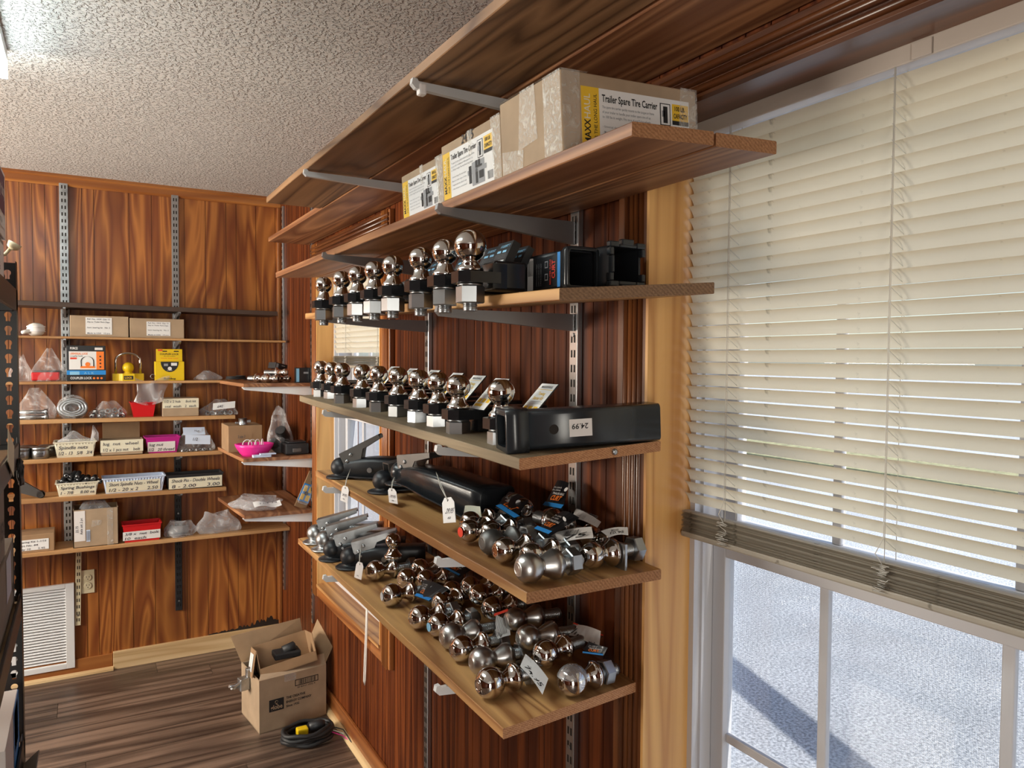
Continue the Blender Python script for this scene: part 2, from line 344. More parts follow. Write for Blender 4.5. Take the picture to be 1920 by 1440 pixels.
def screen_mat():
    m,nt,p=newmat('insect_screen'); N=nt.nodes; L=nt.links; out=N['Material Output']
    tc=N.new('ShaderNodeTexCoord'); sp=N.new('ShaderNodeSeparateXYZ'); L.new(tc.outputs['Object'],sp.inputs[0])
    def thread(o):
        a=N.new('ShaderNodeMath'); a.operation='MULTIPLY'; a.inputs[1].default_value=1/.0019; L.new(o,a.inputs[0])
        f=N.new('ShaderNodeMath'); f.operation='FRACT'; L.new(a.outputs[0],f.inputs[0])
        g=N.new('ShaderNodeMath'); g.operation='LESS_THAN'; g.inputs[1].default_value=.22; L.new(f.outputs[0],g.inputs[0]); return g.outputs[0]
    mx=N.new('ShaderNodeMath'); mx.operation='MAXIMUM'; L.new(thread(sp.outputs[1]),mx.inputs[0]); L.new(thread(sp.outputs[2]),mx.inputs[1])
    p.inputs['Base Color'].default_value=(.30,.33,.37,1); p.inputs['Roughness'].default_value=.5
    tr=N.new('ShaderNodeBsdfTransparent'); mix=N.new('ShaderNodeMixShader'); L.new(mx.outputs[0],mix.inputs[0]); L.new(tr.outputs[0],mix.inputs[1]); L.new(p.outputs[0],mix.inputs[2]); L.new(mix.outputs[0],out.inputs[0]); return m
M['screen']=screen_mat()
def asphalt_mat():
    m,nt,p=newmat('asphalt'); N=nt.nodes; L=nt.links
    tc=N.new('ShaderNodeTexCoord'); n1=N.new('ShaderNodeTexNoise'); n1.inputs['Scale'].default_value=55; n1.inputs['Detail'].default_value=3; L.new(tc.outputs['Object'],n1.inputs['Vector'])
    rp=N.new('ShaderNodeValToRGB'); e=rp.color_ramp.elements; e[0].position=.36; e[0].color=(.20,.215,.235,1); e[1].position=.64; e[1].color=(.52,.54,.57,1); L.new(n1.outputs[0],rp.inputs[0])
    n2=N.new('ShaderNodeTexNoise'); n2.inputs['Scale'].default_value=1.3; n2.inputs['Detail'].default_value=3; L.new(tc.outputs['Object'],n2.inputs['Vector'])
    mr=N.new('ShaderNodeMapRange'); mr.inputs[1].default_value=.3; mr.inputs[2].default_value=.7; mr.inputs[3].default_value=.86; mr.inputs[4].default_value=1.1; L.new(n2.outputs[0],mr.inputs[0])
    vm=N.new('ShaderNodeVectorMath'); vm.operation='SCALE'; L.new(rp.outputs[0],vm.inputs[0]); L.new(mr.outputs[0],vm.inputs['Scale']); L.new(vm.outputs[0],p.inputs['Base Color'])
    p.inputs['Roughness'].default_value=.9; return m
M['asphalt']=asphalt_mat()
M['grass']=plain('verge_grass',(.24,.23,.12),.9,var=.35,bscale=8)
M['lens_off']=plain('unlit_lens',(.7,.75,.75),.5)
M['lens']=emit('fluorescent_lens',(.88,1.0,.99),9.0)

# ------------------------------------------------------------------ room shell
W, D, H = .926, 4.138, 2.40
W1 = (.15, 1.075, .47, 1.985)      # near window opening: y0, y1, z0, z1
W2 = (2.52, 3.34, .52, 1.985)      # far window opening
XL, YF = -2.60, -2.40

fl = MB().box(XL,1.10,YF,D+.1,-.12,-.006).build('floor', M['dark']); struct(fl)
rnd = random.Random(3)
pw, pl = .152, 1.22; k = 0; y = YF
plank_cache = {}
while y < D-.001:
    y1 = min(y+pw, D); x = XL-rnd.random()*pl
    while x < W-.001:
        a, b = max(x,XL), min(x+pl,W)
        if b-a > .02:
            key=(round(b-a,3),round(y1-y,3))
            if key not in plank_cache: plank_cache[key]=MB().box(.0008,b-a-.0008,.0008,y1-y-.0008,-.006,0).mesh('floor_plank',M['floor'])
            inst('floor_plank',plank_cache[key],fl,(a,y,0))
        x += pl
    y += pw
struct(MB().box(XL,1.10,YF,D+.1,H,H+.1).build('ceiling', M['ceil']))

# back wall: grooved plywood strips over a backing
wb = struct(MB().box(XL,1.10,D+.006,D+.1,-.1,H).build('wall_back', M['panel']))
x = -1.0; cache = {}
wids = [.05,.05,.05,.05,.05,.05]
while x < W-.002:
    w = .05 if x < .02 else rnd.choice((.05,.10,.10,.15))
    x1 = min(x+w, W)
    MB().box(x+.0015,x1-.0015,D,D+.008,0,H).build('panel_board', M['panel'], wb)
    x = x1
MB().box(XL,-1.0,D,D+.006,0,H).build('panel_sheet', M['panel'], wb)
# right wall: backing with the two window openings
wr = MB()
for (ya,yb) in ((YF,W1[0]),(W1[1],W2[0]),(W2[1],D+.1)): wr.box(W+.008,1.10,ya,yb,-.1,H)
for w in (W1,W2): wr.box(W+.008,1.10,w[0],w[1],-.1,w[2]); wr.box(W+.008,1.10,w[0],w[1],w[3],H)
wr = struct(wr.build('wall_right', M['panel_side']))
def strips(ya,yb,z0,z1,w=.05):
    n=max(1,round((yb-ya)/w)); s=(yb-ya)/n
    for i in range(n):
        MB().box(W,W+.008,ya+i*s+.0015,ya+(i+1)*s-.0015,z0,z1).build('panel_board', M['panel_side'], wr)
MB().box(W,W+.008,YF,W1[0],0,H).build('panel_sheet', M['panel_side'], wr)
strips(W1[1],W2[0],0,H); strips(W2[1],D,0,H)
for w in (W1,W2): strips(w[0],w[1],0,w[2]); strips(w[0],w[1],w[3],H)
# far side wall with an assumed window, and the wall behind the camera with an assumed glazed door
wl = MB().box(XL-.1,XL,YF,2.55,-.1,H).box(XL-.1,XL,3.65,D+.1,-.1,H).box(XL-.1,XL,2.55,3.65,-.1,.85).box(XL-.1,XL,2.55,3.65,2.05,H)
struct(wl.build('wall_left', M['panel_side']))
wf = MB().box(XL,-1.62,YF-.1,YF,-.1,H).box(-.68,1.1,YF-.1,YF,-.1,H).box(-1.62,-.68,YF-.1,YF,2.06,H)
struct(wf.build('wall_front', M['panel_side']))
d1 = bpy.data.objects.new('assumed_door_1',None); COL.objects.link(d1); struct(d1)  # unseen door, assumed from the way the room is lit
m=MB()
for a in ((-1.62,-1.54,0,2.06),(-.76,-.68,0,2.06),(-1.54,-.76,0,.18),(-1.54,-.76,1.97,2.06)): m.box(a[0],a[1],YF-.06,YF-.02,a[2],a[3])
m.build('assumed_door_frame',M['white'],d1); MB().box(-1.54,-.76,YF-.045,YF-.04,.18,1.97).build('glazing',M['glass'],d1)
w3 = bpy.data.objects.new('window_3',None); COL.objects.link(w3); struct(w3)  # unseen window, assumed for the light from that side
m=MB()
for a in ((2.55,2.60,.85,2.05),(3.60,3.65,.85,2.05),(2.6,3.6,.85,.9),(2.6,3.6,2.0,2.05),(2.6,3.6,1.43,1.47)): m.box(XL-.06,XL-.02,a[0],a[1],a[2],a[3])
m.build('window_frame',M['vinyl'],w3); MB().box(XL-.045,XL-.04,2.6,3.6,.9,2.0).build('pane',M['glass'],w3)

# trims
t = MB().prism([(0,0),(-.012,0),(-.016,-.012),(-.010,-.02),(-.014,-.045),(-.006,-.055),(0,-.055)],XL,W,0,Matrix(((0,0,1,0),(1,0,0,D),(0,1,0,H),(0,0,0,1)))).build('trim_1', M['trim_x']); struct(t)
t = MB().box(W-.018,W,D-.018,D,.09,H-.055,0,.004).build('trim_2', M['trim']); struct(t)
t = MB().box(.108,W,D-.018,D,.0,.087,0,.002).build('baseboard_back', M['rawpine_x']); struct(t)
t = MB().box(XL,.106,D-.012,D,0,.080,0,.002).build('baseboard_back_stained', M['trim_x']); t.name='baseboard_back.001'; struct(t)
t = MB().prism([(0,0),(-.016,0),(-.014,.010),(-.008,.016),(0,.018)],XL,.108,0,Matrix(((0,0,1,0),(1,0,0,D-.012),(0,1,0,0),(0,0,0,1)))).build('trim_3', M['rawpine_x']); struct(t)
t = MB().box(W-.013,W,YF,D-.018,0,.085,0,.003).build('baseboard_right', M['trim_y']); struct(t)
t = MB().prism([(0,0),(-.018,0),(-.016,.010),(-.009,.016),(0,.019)],YF,D-.03,0,Matrix(((1,0,0,W-.013),(0,0,1,0),(0,1,0,0),(0,0,0,1)))).build('trim_4', M['rawpine_y']); struct(t)
# mould stain above the base in the corner
m=MB(); n=46; rs=random.Random(5); top=[]
for i in range(n+1):
    f=i/n; x=.55+f*.372; env=.004+.045*f**1.2
    top.append((x,.087+env*(.35+.9*rs.random())))
for i in range(n): m.quad((top[i][0],D-.0007,.085),(top[i+1][0],D-.0007,.085),(top[i+1][0],D-.0007,top[i+1][1]),(top[i][0],D-.0007,top[i][1]))
m.build('mould_stain',M['stain'],wb)

# ------------------------------------------------------------------ windows in the right wall
def window(idx, w, glass_x, sash_z, mun_y, mun_z, blind):
    y0,y1,z0,z1 = w
    wn = bpy.data.objects.new('window_%d'%idx,None); COL.objects.link(wn); struct(wn)
    fx = glass_x-.062                                   # where the vinyl frame starts
    cx = W-.021
    def part(name,mb,mat,par=wn): return mb.build(name,mat,par)
    # pine reveal boards
    part('jamb_board',MB().box(cx,fx+.004,y1-.001,y1+.006,z0,z1),M['jamb'])
    part('jamb_board',MB().box(cx,fx+.004,y0-.006,y0+.001,z0,z1),M['jamb'])
    part('head_board',MB().box(cx,fx+.004,y0,y1,z1-.001,z1+.006),M['trim_dy'])
    part('sill_board',MB().box(cx-.004,fx+.004,y0,y1,z0-.012,z0+.001),M['pine'])
    # fluted casings
    def flute(mb,a,b,n,vert):
        for i in range(n):
            c=a+(b-a)*(i+.5)/n; r=(b-a)/n*.42
            if vert: mb.tube([(cx+.002,c,z0-.06),(cx+.002,c,z1+.07)],r,8)
            else: mb.tube([(cx+.002,y0-.09,c),(cx+.002,y1+.09,c)],r,8)
    for (a,b) in ((y1+.004,y1+.094),(y0-.094,y0-.004)):
        mb=MB().box(cx+.002,W,a,b,z0-.06,z1+.07,0,.003); flute(mb,a+.012,b-.022,4,True); part('casing',mb,M['trim_d'] if idx==1 else M['trim'])
    mb=MB().box(cx+.003,W,y0-.004,y1+.004,z1+.005,z1+.072,0,.003); flute(mb,z1+.012,z1+.06,3,False); part('casing',mb,M['trim_dy'])
    mb=MB().box(cx+.003,W,y0-.004,y1+.004,z0-.06,z0-.012,0,.003); part('casing',mb,M['trim_y'])
    # vinyl unit
    mb=MB(); X0,X1=fx,glass_x+.045
    mb.box(X0,X1,y1-.014,y1-.001,z0+.001,z1-.001).box(X0,X1,y0+.001,y0+.014,z0+.001,z1-.001).box(X0,X1,y0+.014,y1-.014,z1-.016,z1-.001).box(X0,X1,y0+.014,y1-.014,z0+.001,z0+.02)
    for q in (y1-.014,y0+.014-.006): mb.box(X0+.016,X0+.022,q-.006 if q>y0+.1 else q+.006,q+.001 if q>y0+.1 else q+.013,z0+.02,z1-.016)
    part('window_frame',mb,M['vinyl'])
    ya,yb=y0+.015,y1-.015
    def sash(x0,x1,za,zb,gx,name):
        st=.032
        mb=MB().box(x0,x1,yb-st,yb,za,zb,0,.002).box(x0,x1,ya,ya+st,za,zb,0,.002).box(x0,x1,ya+st,yb-st,zb-.036,zb,0,.002).box(x0,x1,ya+st,yb-st,za,za+.036,0,.002)
        s=part(name,mb,M['vinyl'])
        for q in mun_y: MB().box(gx-.006,gx+.006,q-.0085,q+.0085,za+.036,zb-.036,0,.002).build('muntin',M['vinyl'],s)
        return s
    lo=sash(glass_x-.014,glass_x+.012,z0+.02,sash_z,glass_x,'sash')
    MB().box(glass_x-.006,glass_x+.006,ya+.032,yb-.032,mun_z-.0085,mun_z+.0085,0,.002).build('muntin',M['vinyl'],lo)
    up=sash(glass_x+.016,glass_x+.04,sash_z-.004,z1-.016,glass_x+.028,'sash')
    part('pane',MB().box(glass_x-.002,glass_x+.002,ya+.03,yb-.03,z0+.05,sash_z-.03),M['glass'])
    part('pane',MB().box(glass_x+.026,glass_x+.030,ya+.03,yb-.03,sash_z+.03,z1-.05),M['glass'])
    m=MB().quad((glass_x+.043,ya,z0+.02),(glass_x+.043,yb,z0+.02),(glass_x+.043,yb,sash_z),(glass_x+.043,ya,sash_z)); part('insect_screen',m,M['screen'])
    # two-inch latch on the sash rail
    part('latch',MB().box(glass_x-.026,glass_x-.012,(ya+yb)/2-.03,(ya+yb)/2+.03,sash_z-.012,sash_z+.004,0,.003),M['vinyl'])
    # ---- mini blind
    bxc,zt,zstack,tilt,cords,lab = blind
    bl=thing('window_blind',lab,'blind',(bxc,(y0+y1)/2,0))
    L=(y1-y0)/2-.009
    MB().box(-.014,.013,-L-.003,L+.003,zt-.027,zt,0,.002).build('headrail',M['headrail'],bl)
    MB().box(-.0165,-.0145,-.014,.014,zt-.026,zt-.004,0,.0005).build('bracket_cover',M['headrail'],bl)
    n=5; th=R(tilt); prof=[]
    for i in range(n):
        u=(i/(n-1)-.5); s=.0022*(1-4*u*u)
        px=-u*.025*math.cos(th); pz=u*.025*math.sin(th)   # room-side edge high
        prof.append((px+s*math.sin(th),pz+s*math.cos(th)))
    vs=[]; fs=[]
    segs=8
    for k in range(segs+1):
        yy=-L+2*L*k/segs
        vs+=[(a,yy,b) for a,b in prof]
    for k in range(segs):
        for i in range(n-1): fs.append((k*n+i,k*n+i+1,(k+1)*n+i+1,(k+1)*n+i))
    sm=MB().add(vs,fs,0,True).mesh('slat',M['slat'])
    pitch=.0225; z=zt-.027-.020; rr=random.Random(idx); zs=[]
    while z>zstack+.062:
        inst('slat',sm,bl,(0,0,z),(rr.uniform(-.0012,.0012),rr.uniform(-.05,.05),0)); zs.append(z); z-=pitch
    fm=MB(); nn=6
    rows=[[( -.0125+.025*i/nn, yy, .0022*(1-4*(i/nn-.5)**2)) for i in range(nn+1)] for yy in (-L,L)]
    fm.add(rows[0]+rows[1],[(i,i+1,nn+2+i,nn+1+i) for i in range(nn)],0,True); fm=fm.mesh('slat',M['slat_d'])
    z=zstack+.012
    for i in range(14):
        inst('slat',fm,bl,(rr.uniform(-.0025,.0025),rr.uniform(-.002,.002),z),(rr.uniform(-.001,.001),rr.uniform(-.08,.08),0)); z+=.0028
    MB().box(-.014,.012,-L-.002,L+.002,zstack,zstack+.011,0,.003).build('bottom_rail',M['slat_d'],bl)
    for c in cords:
        c-=(y0+y1)/2; mb=MB()
        mb.tube([(-.0135,c,zt-.027),(-.0135,c,zstack+.05)],.0006,5); mb.tube([(.012,c-.001,zt-.027),(.012,c-.001,zstack+.05)],.0006,5)
        for q in zs: mb.tube([(-.0135,c+.004,q+.011),(.010,c-.006,q-.011)],.0005,4)
        mb.tube([(-.016,c,zt-.027),(-.0165,c,zstack+.085),(-.017,c+.012,zstack+.06),(-.016,c,zstack+.045)],.0007,5)
        mb.build('ladder_cord',M['string'],bl)
        mb=MB(); pts=[]
        for i in range(60): pts.append((-.0165+rr.uniform(-.004,.001),c+rr.uniform(-.013,.016),zstack+.006+.042*rr.random()))
        pts.sort(key=lambda p:-p[2]); mb.tube(pts,.0006,4); mb.build('cord_tangle',M['string'],bl)
    return wn
window(1,W1,1.078,1.205,(.813,.525),.815,(1.0,1.985,1.212,57,(.955,.65,.34),'cream mini blind half lowered over the big near window'))
window(2,W2,1.045,1.305,(3.10,2.79),.935,(.985,1.985,1.503,57,(3.12,2.72),'small cream mini blind in the far window behind the hitch ball shelves'))
c=MB(); pts=[(.897,2.62,.66),(.896,2.625,.60),(.8965,2.632,.50),(.896,2.64,.40),(.8965,2.648,.345),(.896,2.655,.325),(.8955,2.662,.335),(.896,2.655,.42),(.8965,2.64,.55),(.896,2.63,.66)]
tag(c.tube(pts,.0028,6).build('pull_cord',M['cord']),'white looped pull cord hanging below the bottom hitch ball shelf','cord')

# ------------------------------------------------------------------ outside
g=struct(MB().quad((1.1,-60,-.6),(90,-60,-.6),(90,90,-.6),(1.1,90,-.6)).build('ground',M['asphalt']))
struct(MB().box(13,15.5,-60,90,-.6,-.57).build('grass_verge',M['grass']))
# unseen beam added to cast the diagonal shadow strip on the asphalt
sd=Vector((3.70,3.10,-.6)); e=sd-SUN_DIR.normalized()*4.6
dv=Vector((.30,.95,0)).normalized(); pp=Vector((dv.y,-dv.x,0))
m=MB(); a=e-dv*4; b=e+dv*4
m.add([a-pp*.12,b-pp*.12,b+pp*.12,a+pp*.12]+[p+Vector((0,0,.10)) for p in (a-pp*.12,b-pp*.12,b+pp*.12,a+pp*.12)],[(0,3,2,1),(4,5,6,7),(0,1,5,4),(1,2,6,5),(2,3,7,6),(3,0,4,7)])
struct(m.build('shadow_beam',M['white']))

# ------------------------------------------------------------------ ceiling light
def fixture(loc,label,lens='lens'):
    f=thing('ceiling_light',label,'ceiling light',loc)
    MB().box(-.15,.15,-.61,.61,-.03,0,0,.003).build('housing',M['white'],f)
    MB().prism([(-.148,-.03),(.148,-.03),(.143,-.078),(-.143,-.078)],-.60,.60,0,Matrix(((1,0,0,0),(0,0,1,0),(0,1,0,0),(0,0,0,1)))).build('diffuser',M[lens],f)
    MB().box(-.15,.15,.60,.612,-.08,-.03,0,.001).box(-.15,.15,-.612,-.60,-.08,-.03,0,.001).build('end_cap',M[lens],f)
    return f
fixture((-.325,1.93,H),'white fluorescent ceiling light glowing at the upper edge of the room')
fixture((-.325,-.9,H),'added unlit ceiling light, out of view behind the viewer','lens_off')  # unseen fixture added for room light, left unlit

# ------------------------------------------------------------------ shelf standards
def standard(name,label,x0,x1,y0,y1,z0,z1,mat,face,tilt=0,slotmat='dark'):
    t=thing(name,label,'shelf standard',((x0+x1)/2,(y0+y1)/2,z0),0,'slotted shelf standards',ry=tilt)
    hx,hy,h=(x1-x0)/2,(y1-y0)/2,z1-z0
    MB().box(-hx,hx,-hy,hy,0,h,0,.0015).build('channel',mat,t)
    m=MB(); z=.02; w=hy if face=='x' else hx
    while z<h-.02:
        for s in (-.36,.36):
            c=s*w; e=w*.16
            if face=='x': m.box(-hx-.0006,-hx+.001,c-e,c+e,z,z+.016)
            else: m.box(c-e,c+e,-hy-.0006,-hy+.001,z,z+.016)
        z+=.0317
    m.build('slots',M[slotmat],t,kind='stuff')
    m=MB(); z=.05
    while z<h:
        if face=='x': m.lathe([(.0045,0),(.0045,.0012),(.003,.002)],8,axis='X',M=Matrix.Translation((-hx-.0025,0,z)))
        else: m.lathe([(.0045,0),(.003,.002)],8,axis='Y',M=Matrix.Translation((0,-hy-.002,z)))
        z+=.45
    m.build('screws',M['zinc'],t,kind='stuff')
    return t
standard('shelf_standard','steel slotted standard on the wall nearest the big window',W-.014,W,1.312,1.342,.2,2.30,M['std'],'x')
standard('shelf_standard','steel slotted standard beside the small far window, holding the far ends of the ball shelves',W-.014,W,2.105,2.133,.2,2.30,M['std'],'x')
standard('shelf_standard','thin steel standard just past the far window casing',W-.012,W,3.455,3.48,.3,2.30,M['std'],'x')
standard('shelf_standard','thin steel standard nearest the room corner on the window wall',W-.012,W,4.03,4.055,.3,2.34,M['std'],'x')
standard('shelf_standard','wide galvanised standard on the back wall above the white vent',-.092,-.056,D-.014,D,.60,2.358,M['galv'],'y')
standard('shelf_standard','narrow pale standard below the lowest shelf, beside the wall outlet',-.052,-.028,D-.012,D,.245,.64,M['ivory'],'y',.02)
standard('shelf_standard','steel standard running up the middle of the back wall panel',.390,.423,D-.014,D,1.10,2.357,M['std'],'y')
standard('shelf_standard','black standard hanging below the steel one in the middle of the back wall',.392,.424,D-.014,D,.246,1.09,M['blacks'],'y',slotmat='black')

# ------------------------------------------------------------------ wall shelves on the window wall
def plank(name,x0,x1,y0f,y0b,y1,zf,zb,rise,t,mats,parent,notch=0):
    """one board: near end from (x0,y0f) to (x1,y0b), far end y1; zf, zb top heights at the near end"""
    def z(x,y): return zf+(zb-zf)*(x-X0)/(X1-X0)+rise*(y-y0f)
    X0,X1=x0,x1; b=.0015
    ns=10; m=MB(); rr=random.Random(int(x0*1e4)+int(y1*100)); secs=[]
    for i in range(ns+1):
        f=i/ns
        ya=y0f+(y1-y0f)*f; yb=y0b+(y1-y0b)*f; w=rr.uniform(-.0008,.0008)
        dx=rr.uniform(-.001,.001) if 0<i<ns else 0
        A=[(x0+dx,ya,z(x0,ya)-b+w),(x0+dx+b,ya,z(x0,ya)+w),(x1-b,yb,z(x1,yb)+w),(x1,yb,z(x1,yb)-b+w),(x1,yb,z(x1,yb)-t+b+w),(x1-b,yb,z(x1,yb)-t+w),(x0+dx+b,ya,z(x0,ya)-t+w),(x0+dx,ya,z(x0,ya)-t+b+w)]
        secs.append(A)
    m.rings(secs,0,False,True,True)
    m.m[-1]=1; m.m[-2]=1
    return m.build(name,mats,parent)
def bracket(parent,y,z,xt,mat,hw=.055,zt=0):
    """pressed steel shelf bracket: deep at the wall, slim with a turned-up hook at the tip"""
    a=.006; out=[(W-.016,z-.002),(xt+.012,z-.002+zt),(xt+.008,z+.004+zt),(xt,z+.003+zt),(xt-.002,z-.008+zt),(xt+.006,z-.016+zt),(W-.016,z-hw)]
    m=MB().prism(out,y-a,y+a,0,Matrix(((1,0,0,0),(0,0,1,0),(0,1,0,0),(0,0,0,1))))
    return m.build('bracket',mat,parent)
E1=[M['pine'],M['end']]; 
def rshelf(label,boards,brs,mat,hw=.05):
    t=thing('wall_shelf',label,'shelf',(0,0,0)); 
    for b in boards: plank('board',*b,parent=t)
    for y,z,xt in brs: bracket(t,y,z,xt,mat,hw)
    return t
rshelf('highest long plank shelf close to the ceiling on the window wall',
  [(.545,.730,-.3,-.3,2.635,2.092,2.092,0,.02,[M['pine_shaded'],M['end']]),(.735,.922,-.3,-.3,3.517,2.090,2.090,0,.02,[M['pine_red'],M['end']])],
  [(1.327,2.070,.540),(2.119,2.070,.540)],M['bracket'],.030)
rshelf('two-board plank shelf carrying the taped trailer part cartons',
  [(.626,.772,.78,.78,2.872,1.860,1.869,.0015,.0195,[M['pine_red'],M['end2']]),(.776,.905,.78,.785,2.872,1.869,1.877,.0015,.0195,[M['pine_red'],M['end2']])],
  [(1.327,1.842,.592),(2.119,1.843,.592)],M['bracket_d'])
rshelf('plank shelf with the upper row of hitch balls and black reducer sleeves',
  [(.63,.905,.955,.908,2.46,1.657,1.678,.022,.019,[M['pine'],M['end3']])],
  [(1.327,1.646,.592),(2.119,1.664,.592)],M['bracket_d'],.038)
rshelf('weathered plank shelf with the second row of hitch balls and a square receiver tube',
  [(.608,.905,1.035,1.035,2.45,1.388,1.402,.024,.019,[M['pine_grey'],M['end']])],
  [(1.327,1.376,.592),(2.119,1.394,.592)],M['bracket'])
rshelf('pine shelf with black couplers and a loose heap of hitch balls',
  [(.62,.905,1.029,1.029,2.30,1.169,1.169,.022,.019,[M['pine'],M['end2']])],
  [(1.327,1.156,.592),(2.119,1.174,.592)],M['white'])
rshelf('lowest pine shelf on the window wall, heaped with chrome hitch balls',
  [(.614,.905,1.094,1.094,2.50,.917,.936,.018,.019,[M['pine'],M['end']])],
  [(1.327,.902,.592),(2.119,.916,.592)],M['white'])
def s2(x,y): return 1.860+(x-.626)*.061
def s3(x,y): return 1.657+(x-.63)*.076+(y-.955)*.022
def s4(x,y): return 1.388+(x-.608)*.047+(y-1.035)*.024
def s5(x,y): return 1.169+(y-1.03)*.022
def s6(x,y): return .917+(x-.614)*.065+(y-1.094)*.018
# felt pad on the hook of the highest bracket, round pin in the end of the weathered shelf
shs=[o for o in COL.objects if o.name.startswith('wall_shelf')]
MB().box(.552,.568,1.318,1.336,2.044,2.066,0,.004).build('felt_pad',M['tagp'],shs[0])
MB().lathe([(.0055,0),(.0055,-.003),(.003,-.0045)],12,axis='Y',M=Matrix.Translation((.80,1.035,1.3875))).build('pin',M['zinc'],shs[3])

# ------------------------------------------------------------------ taped cartons on the second shelf
def maxx(parent,o,a,b,w,h,photo=True,cap='100 LB.'):
    mats=[M['paper'],M['yellow'],M['ink'],M['grey'],M['cream']]
    m=MB(); o=Vector(o); a=Vector(a).normalized(); b=Vector(b).normalized()
    P=lambda u,v:o+a*u+b*v
    rectq(m,o,a,b,w,h,0,.0006); y=w*.155 if w>.2 else w*.17
    rectq(m,o,a,b,y,h,1,.0009)
    letter(m,'MAXX',P(y*.48,h*.12),b,-a,y*.33,h*.38,2,.02,0,.0013); letter(m,'HAUL',P(y*.48,h*.51),b,-a,y*.33,h*.38,4,.01,0,.0013)
    letter(m,'FOR THE LONG HAUL',P(y*.86,h*.12),b,-a,y*.18,h*.78,2,.004,0,.0013)
    tw=w-y
    letter(m,'Trailer Spare Tire Carrier',P(y+tw*.03,h*.80),a,b,h*.11,tw*.60,2,.02,0,.0012)
    for i,s in enumerate(('The spare tire carrier quickly mounts to the tongue or frame','of your trailer to handle your trailer spare tire of up','to 100 lbs in weight. Fits most 4 and 5-lug wheels')):
        letter(m,s,P(y+tw*.03,h*(.70-.075*i)),a,b,h*.04,tw*(.56 if i==0 else .52),3,.008,0,.0012)
    for i,s in enumerate(('Universal design fits most trailers','Mounts on trailer tongue or frame','Angled and zinc plated steel','Hardware included')):
        letter(m,'- '+s,P(y+tw*.03,h*(.40-.085*i)),a,b,h*.035,tw*.36,3,.004,0,.0012)
    rectq(m,P(y+tw*.66,h*.56),a,b,tw*.12,h*.36,2,.0009); rectq(m,P(y+tw*.67,h*.575),a,b,tw*.10,h*.33,0,.0011)
    rectq(m,P(y+tw*.695,h*.60),a,b,tw*.05,h*.27,2,.0013); rectq(m,P(y+tw*.68,h*.70),a,b,tw*.03,h*.10,3,.0013)
    rectq(m,P(y+tw*.80,h*.66),a,b,tw*.19,h*.27,1,.0009); letter(m,cap,P(y+tw*.83,h*.82),a,b,h*.075,tw*.12,2,.02,0,.0013); letter(m,'CAPACITY',P(y+tw*.815,h*.70),a,b,h*.075,tw*.16,2,.02,0,.0013)
    rectq(m,P(y+tw*.80,h*.59),a,b,tw*.19,h*.07,2,.0011)
    if photo:   # printed picture of the bracket: rail, upright, plate, threaded bars
        rectq(m,P(y+tw*.52,h*.05),a,b,tw*.28,h*.48,3,.0008)
        for (u,v,ww,hh,c) in ((.42,.30,.42,.10,3),(.45,.12,.06,.36,2),(.60,.08,.05,.46,2),(.68,.15,.10,.16,2),(.63,.38,.12,.05,2),(.66,.42,.05,.12,2)):
            rectq(m,P(y+tw*u,h*v),a,b,tw*ww,h*hh,c,.0011)
        barcode(m,P(y+tw*.86,h*.06),a,b,tw*.11,h*.16,2,.0012)
    return m.build('label',mats,parent)
def tapeq(parent,quads):
    for q in quads: MB().add(q,[(0,1,2,3)]).build('packing_tape',M['tape'],parent)
def spare_carton(loc,sx,sy,sz,label,kind):
    c=thing('carton',label,'box',loc,0,'trailer spare tire carrier cartons',ry=-.055)
    MB().box(0,sx,0,sy,0,sz,0,.0025).build('box',M['kraft'],c)
    MB().box(.0,sx,sy/2-.001,sy/2+.001,sz,sz+.0006).build('flap_seam',M['kraft_in'],c)
    e=.0012
    if kind=='near':
        maxx(c,(.035,0,.004),(1,0,0),(0,0,1),sx-.052,sz*.80)
        tapeq(c,[[(-e,.001,0),(-e,.001,sz+e),(-e,.05,sz+e),(-e,.05,0)][::-1],[(0,-e,sz*.02),(.030,-e,sz*.02),(.034,-e,sz+e),(0,-e,sz+e)],[(-e,.07,sz*.3),(-e,.13,sz*.25),(-e,.12,sz+e),(-e,.075,sz+e)],[(sx-.045,-e,0),(sx+e,-e,0),(sx+e,-e,sz+e),(sx-.035,-e,sz+e)],[(-e,-e,sz+e),(.05,-e,sz+e),(.05,sy,sz+e),(-e,sy,sz+e)],[(-e,sy*.62,.0),(-e,sy*.97,0),(-e,sy*.97,.04),(-e,sy*.6,.03)]])
    else:
        maxx(c,(0,sy*.97,.004),(0,-1,0),(0,0,1),sy*.86,sz*.80)
        tapeq(c,[[(-e,.0,0),(-e,.0,sz+e),(-e,.035,sz+e),(-e,.028,0)],[(-e,sy*.45,sz*.6),(-e,sy*.5,sz*.6),(-e,sy*.52,sz+e),(-e,sy*.44,sz+e)]])
        if kind=='price':
            m=MB(); letter(m,'24.95',(0,sy*.62,sz*.855),(0,-1,0),(0,0,1),.016,None,0,.01,.15,.001); m.build('handwriting',M['ink'],c)
    return c
spare_carton((.632,.950,1.8615),.272,.19,.123,'largest taped spare tire carrier carton at the open end of its shelf','near')
spare_carton((.636,1.146,1.8615),.262,.246,.112,'spare tire carrier carton marked 24 95 by hand, between two others','price')
spare_carton((.640,1.396,1.8615),.255,.225,.100,'lowest spare tire carrier carton, farthest along its shelf','plain')

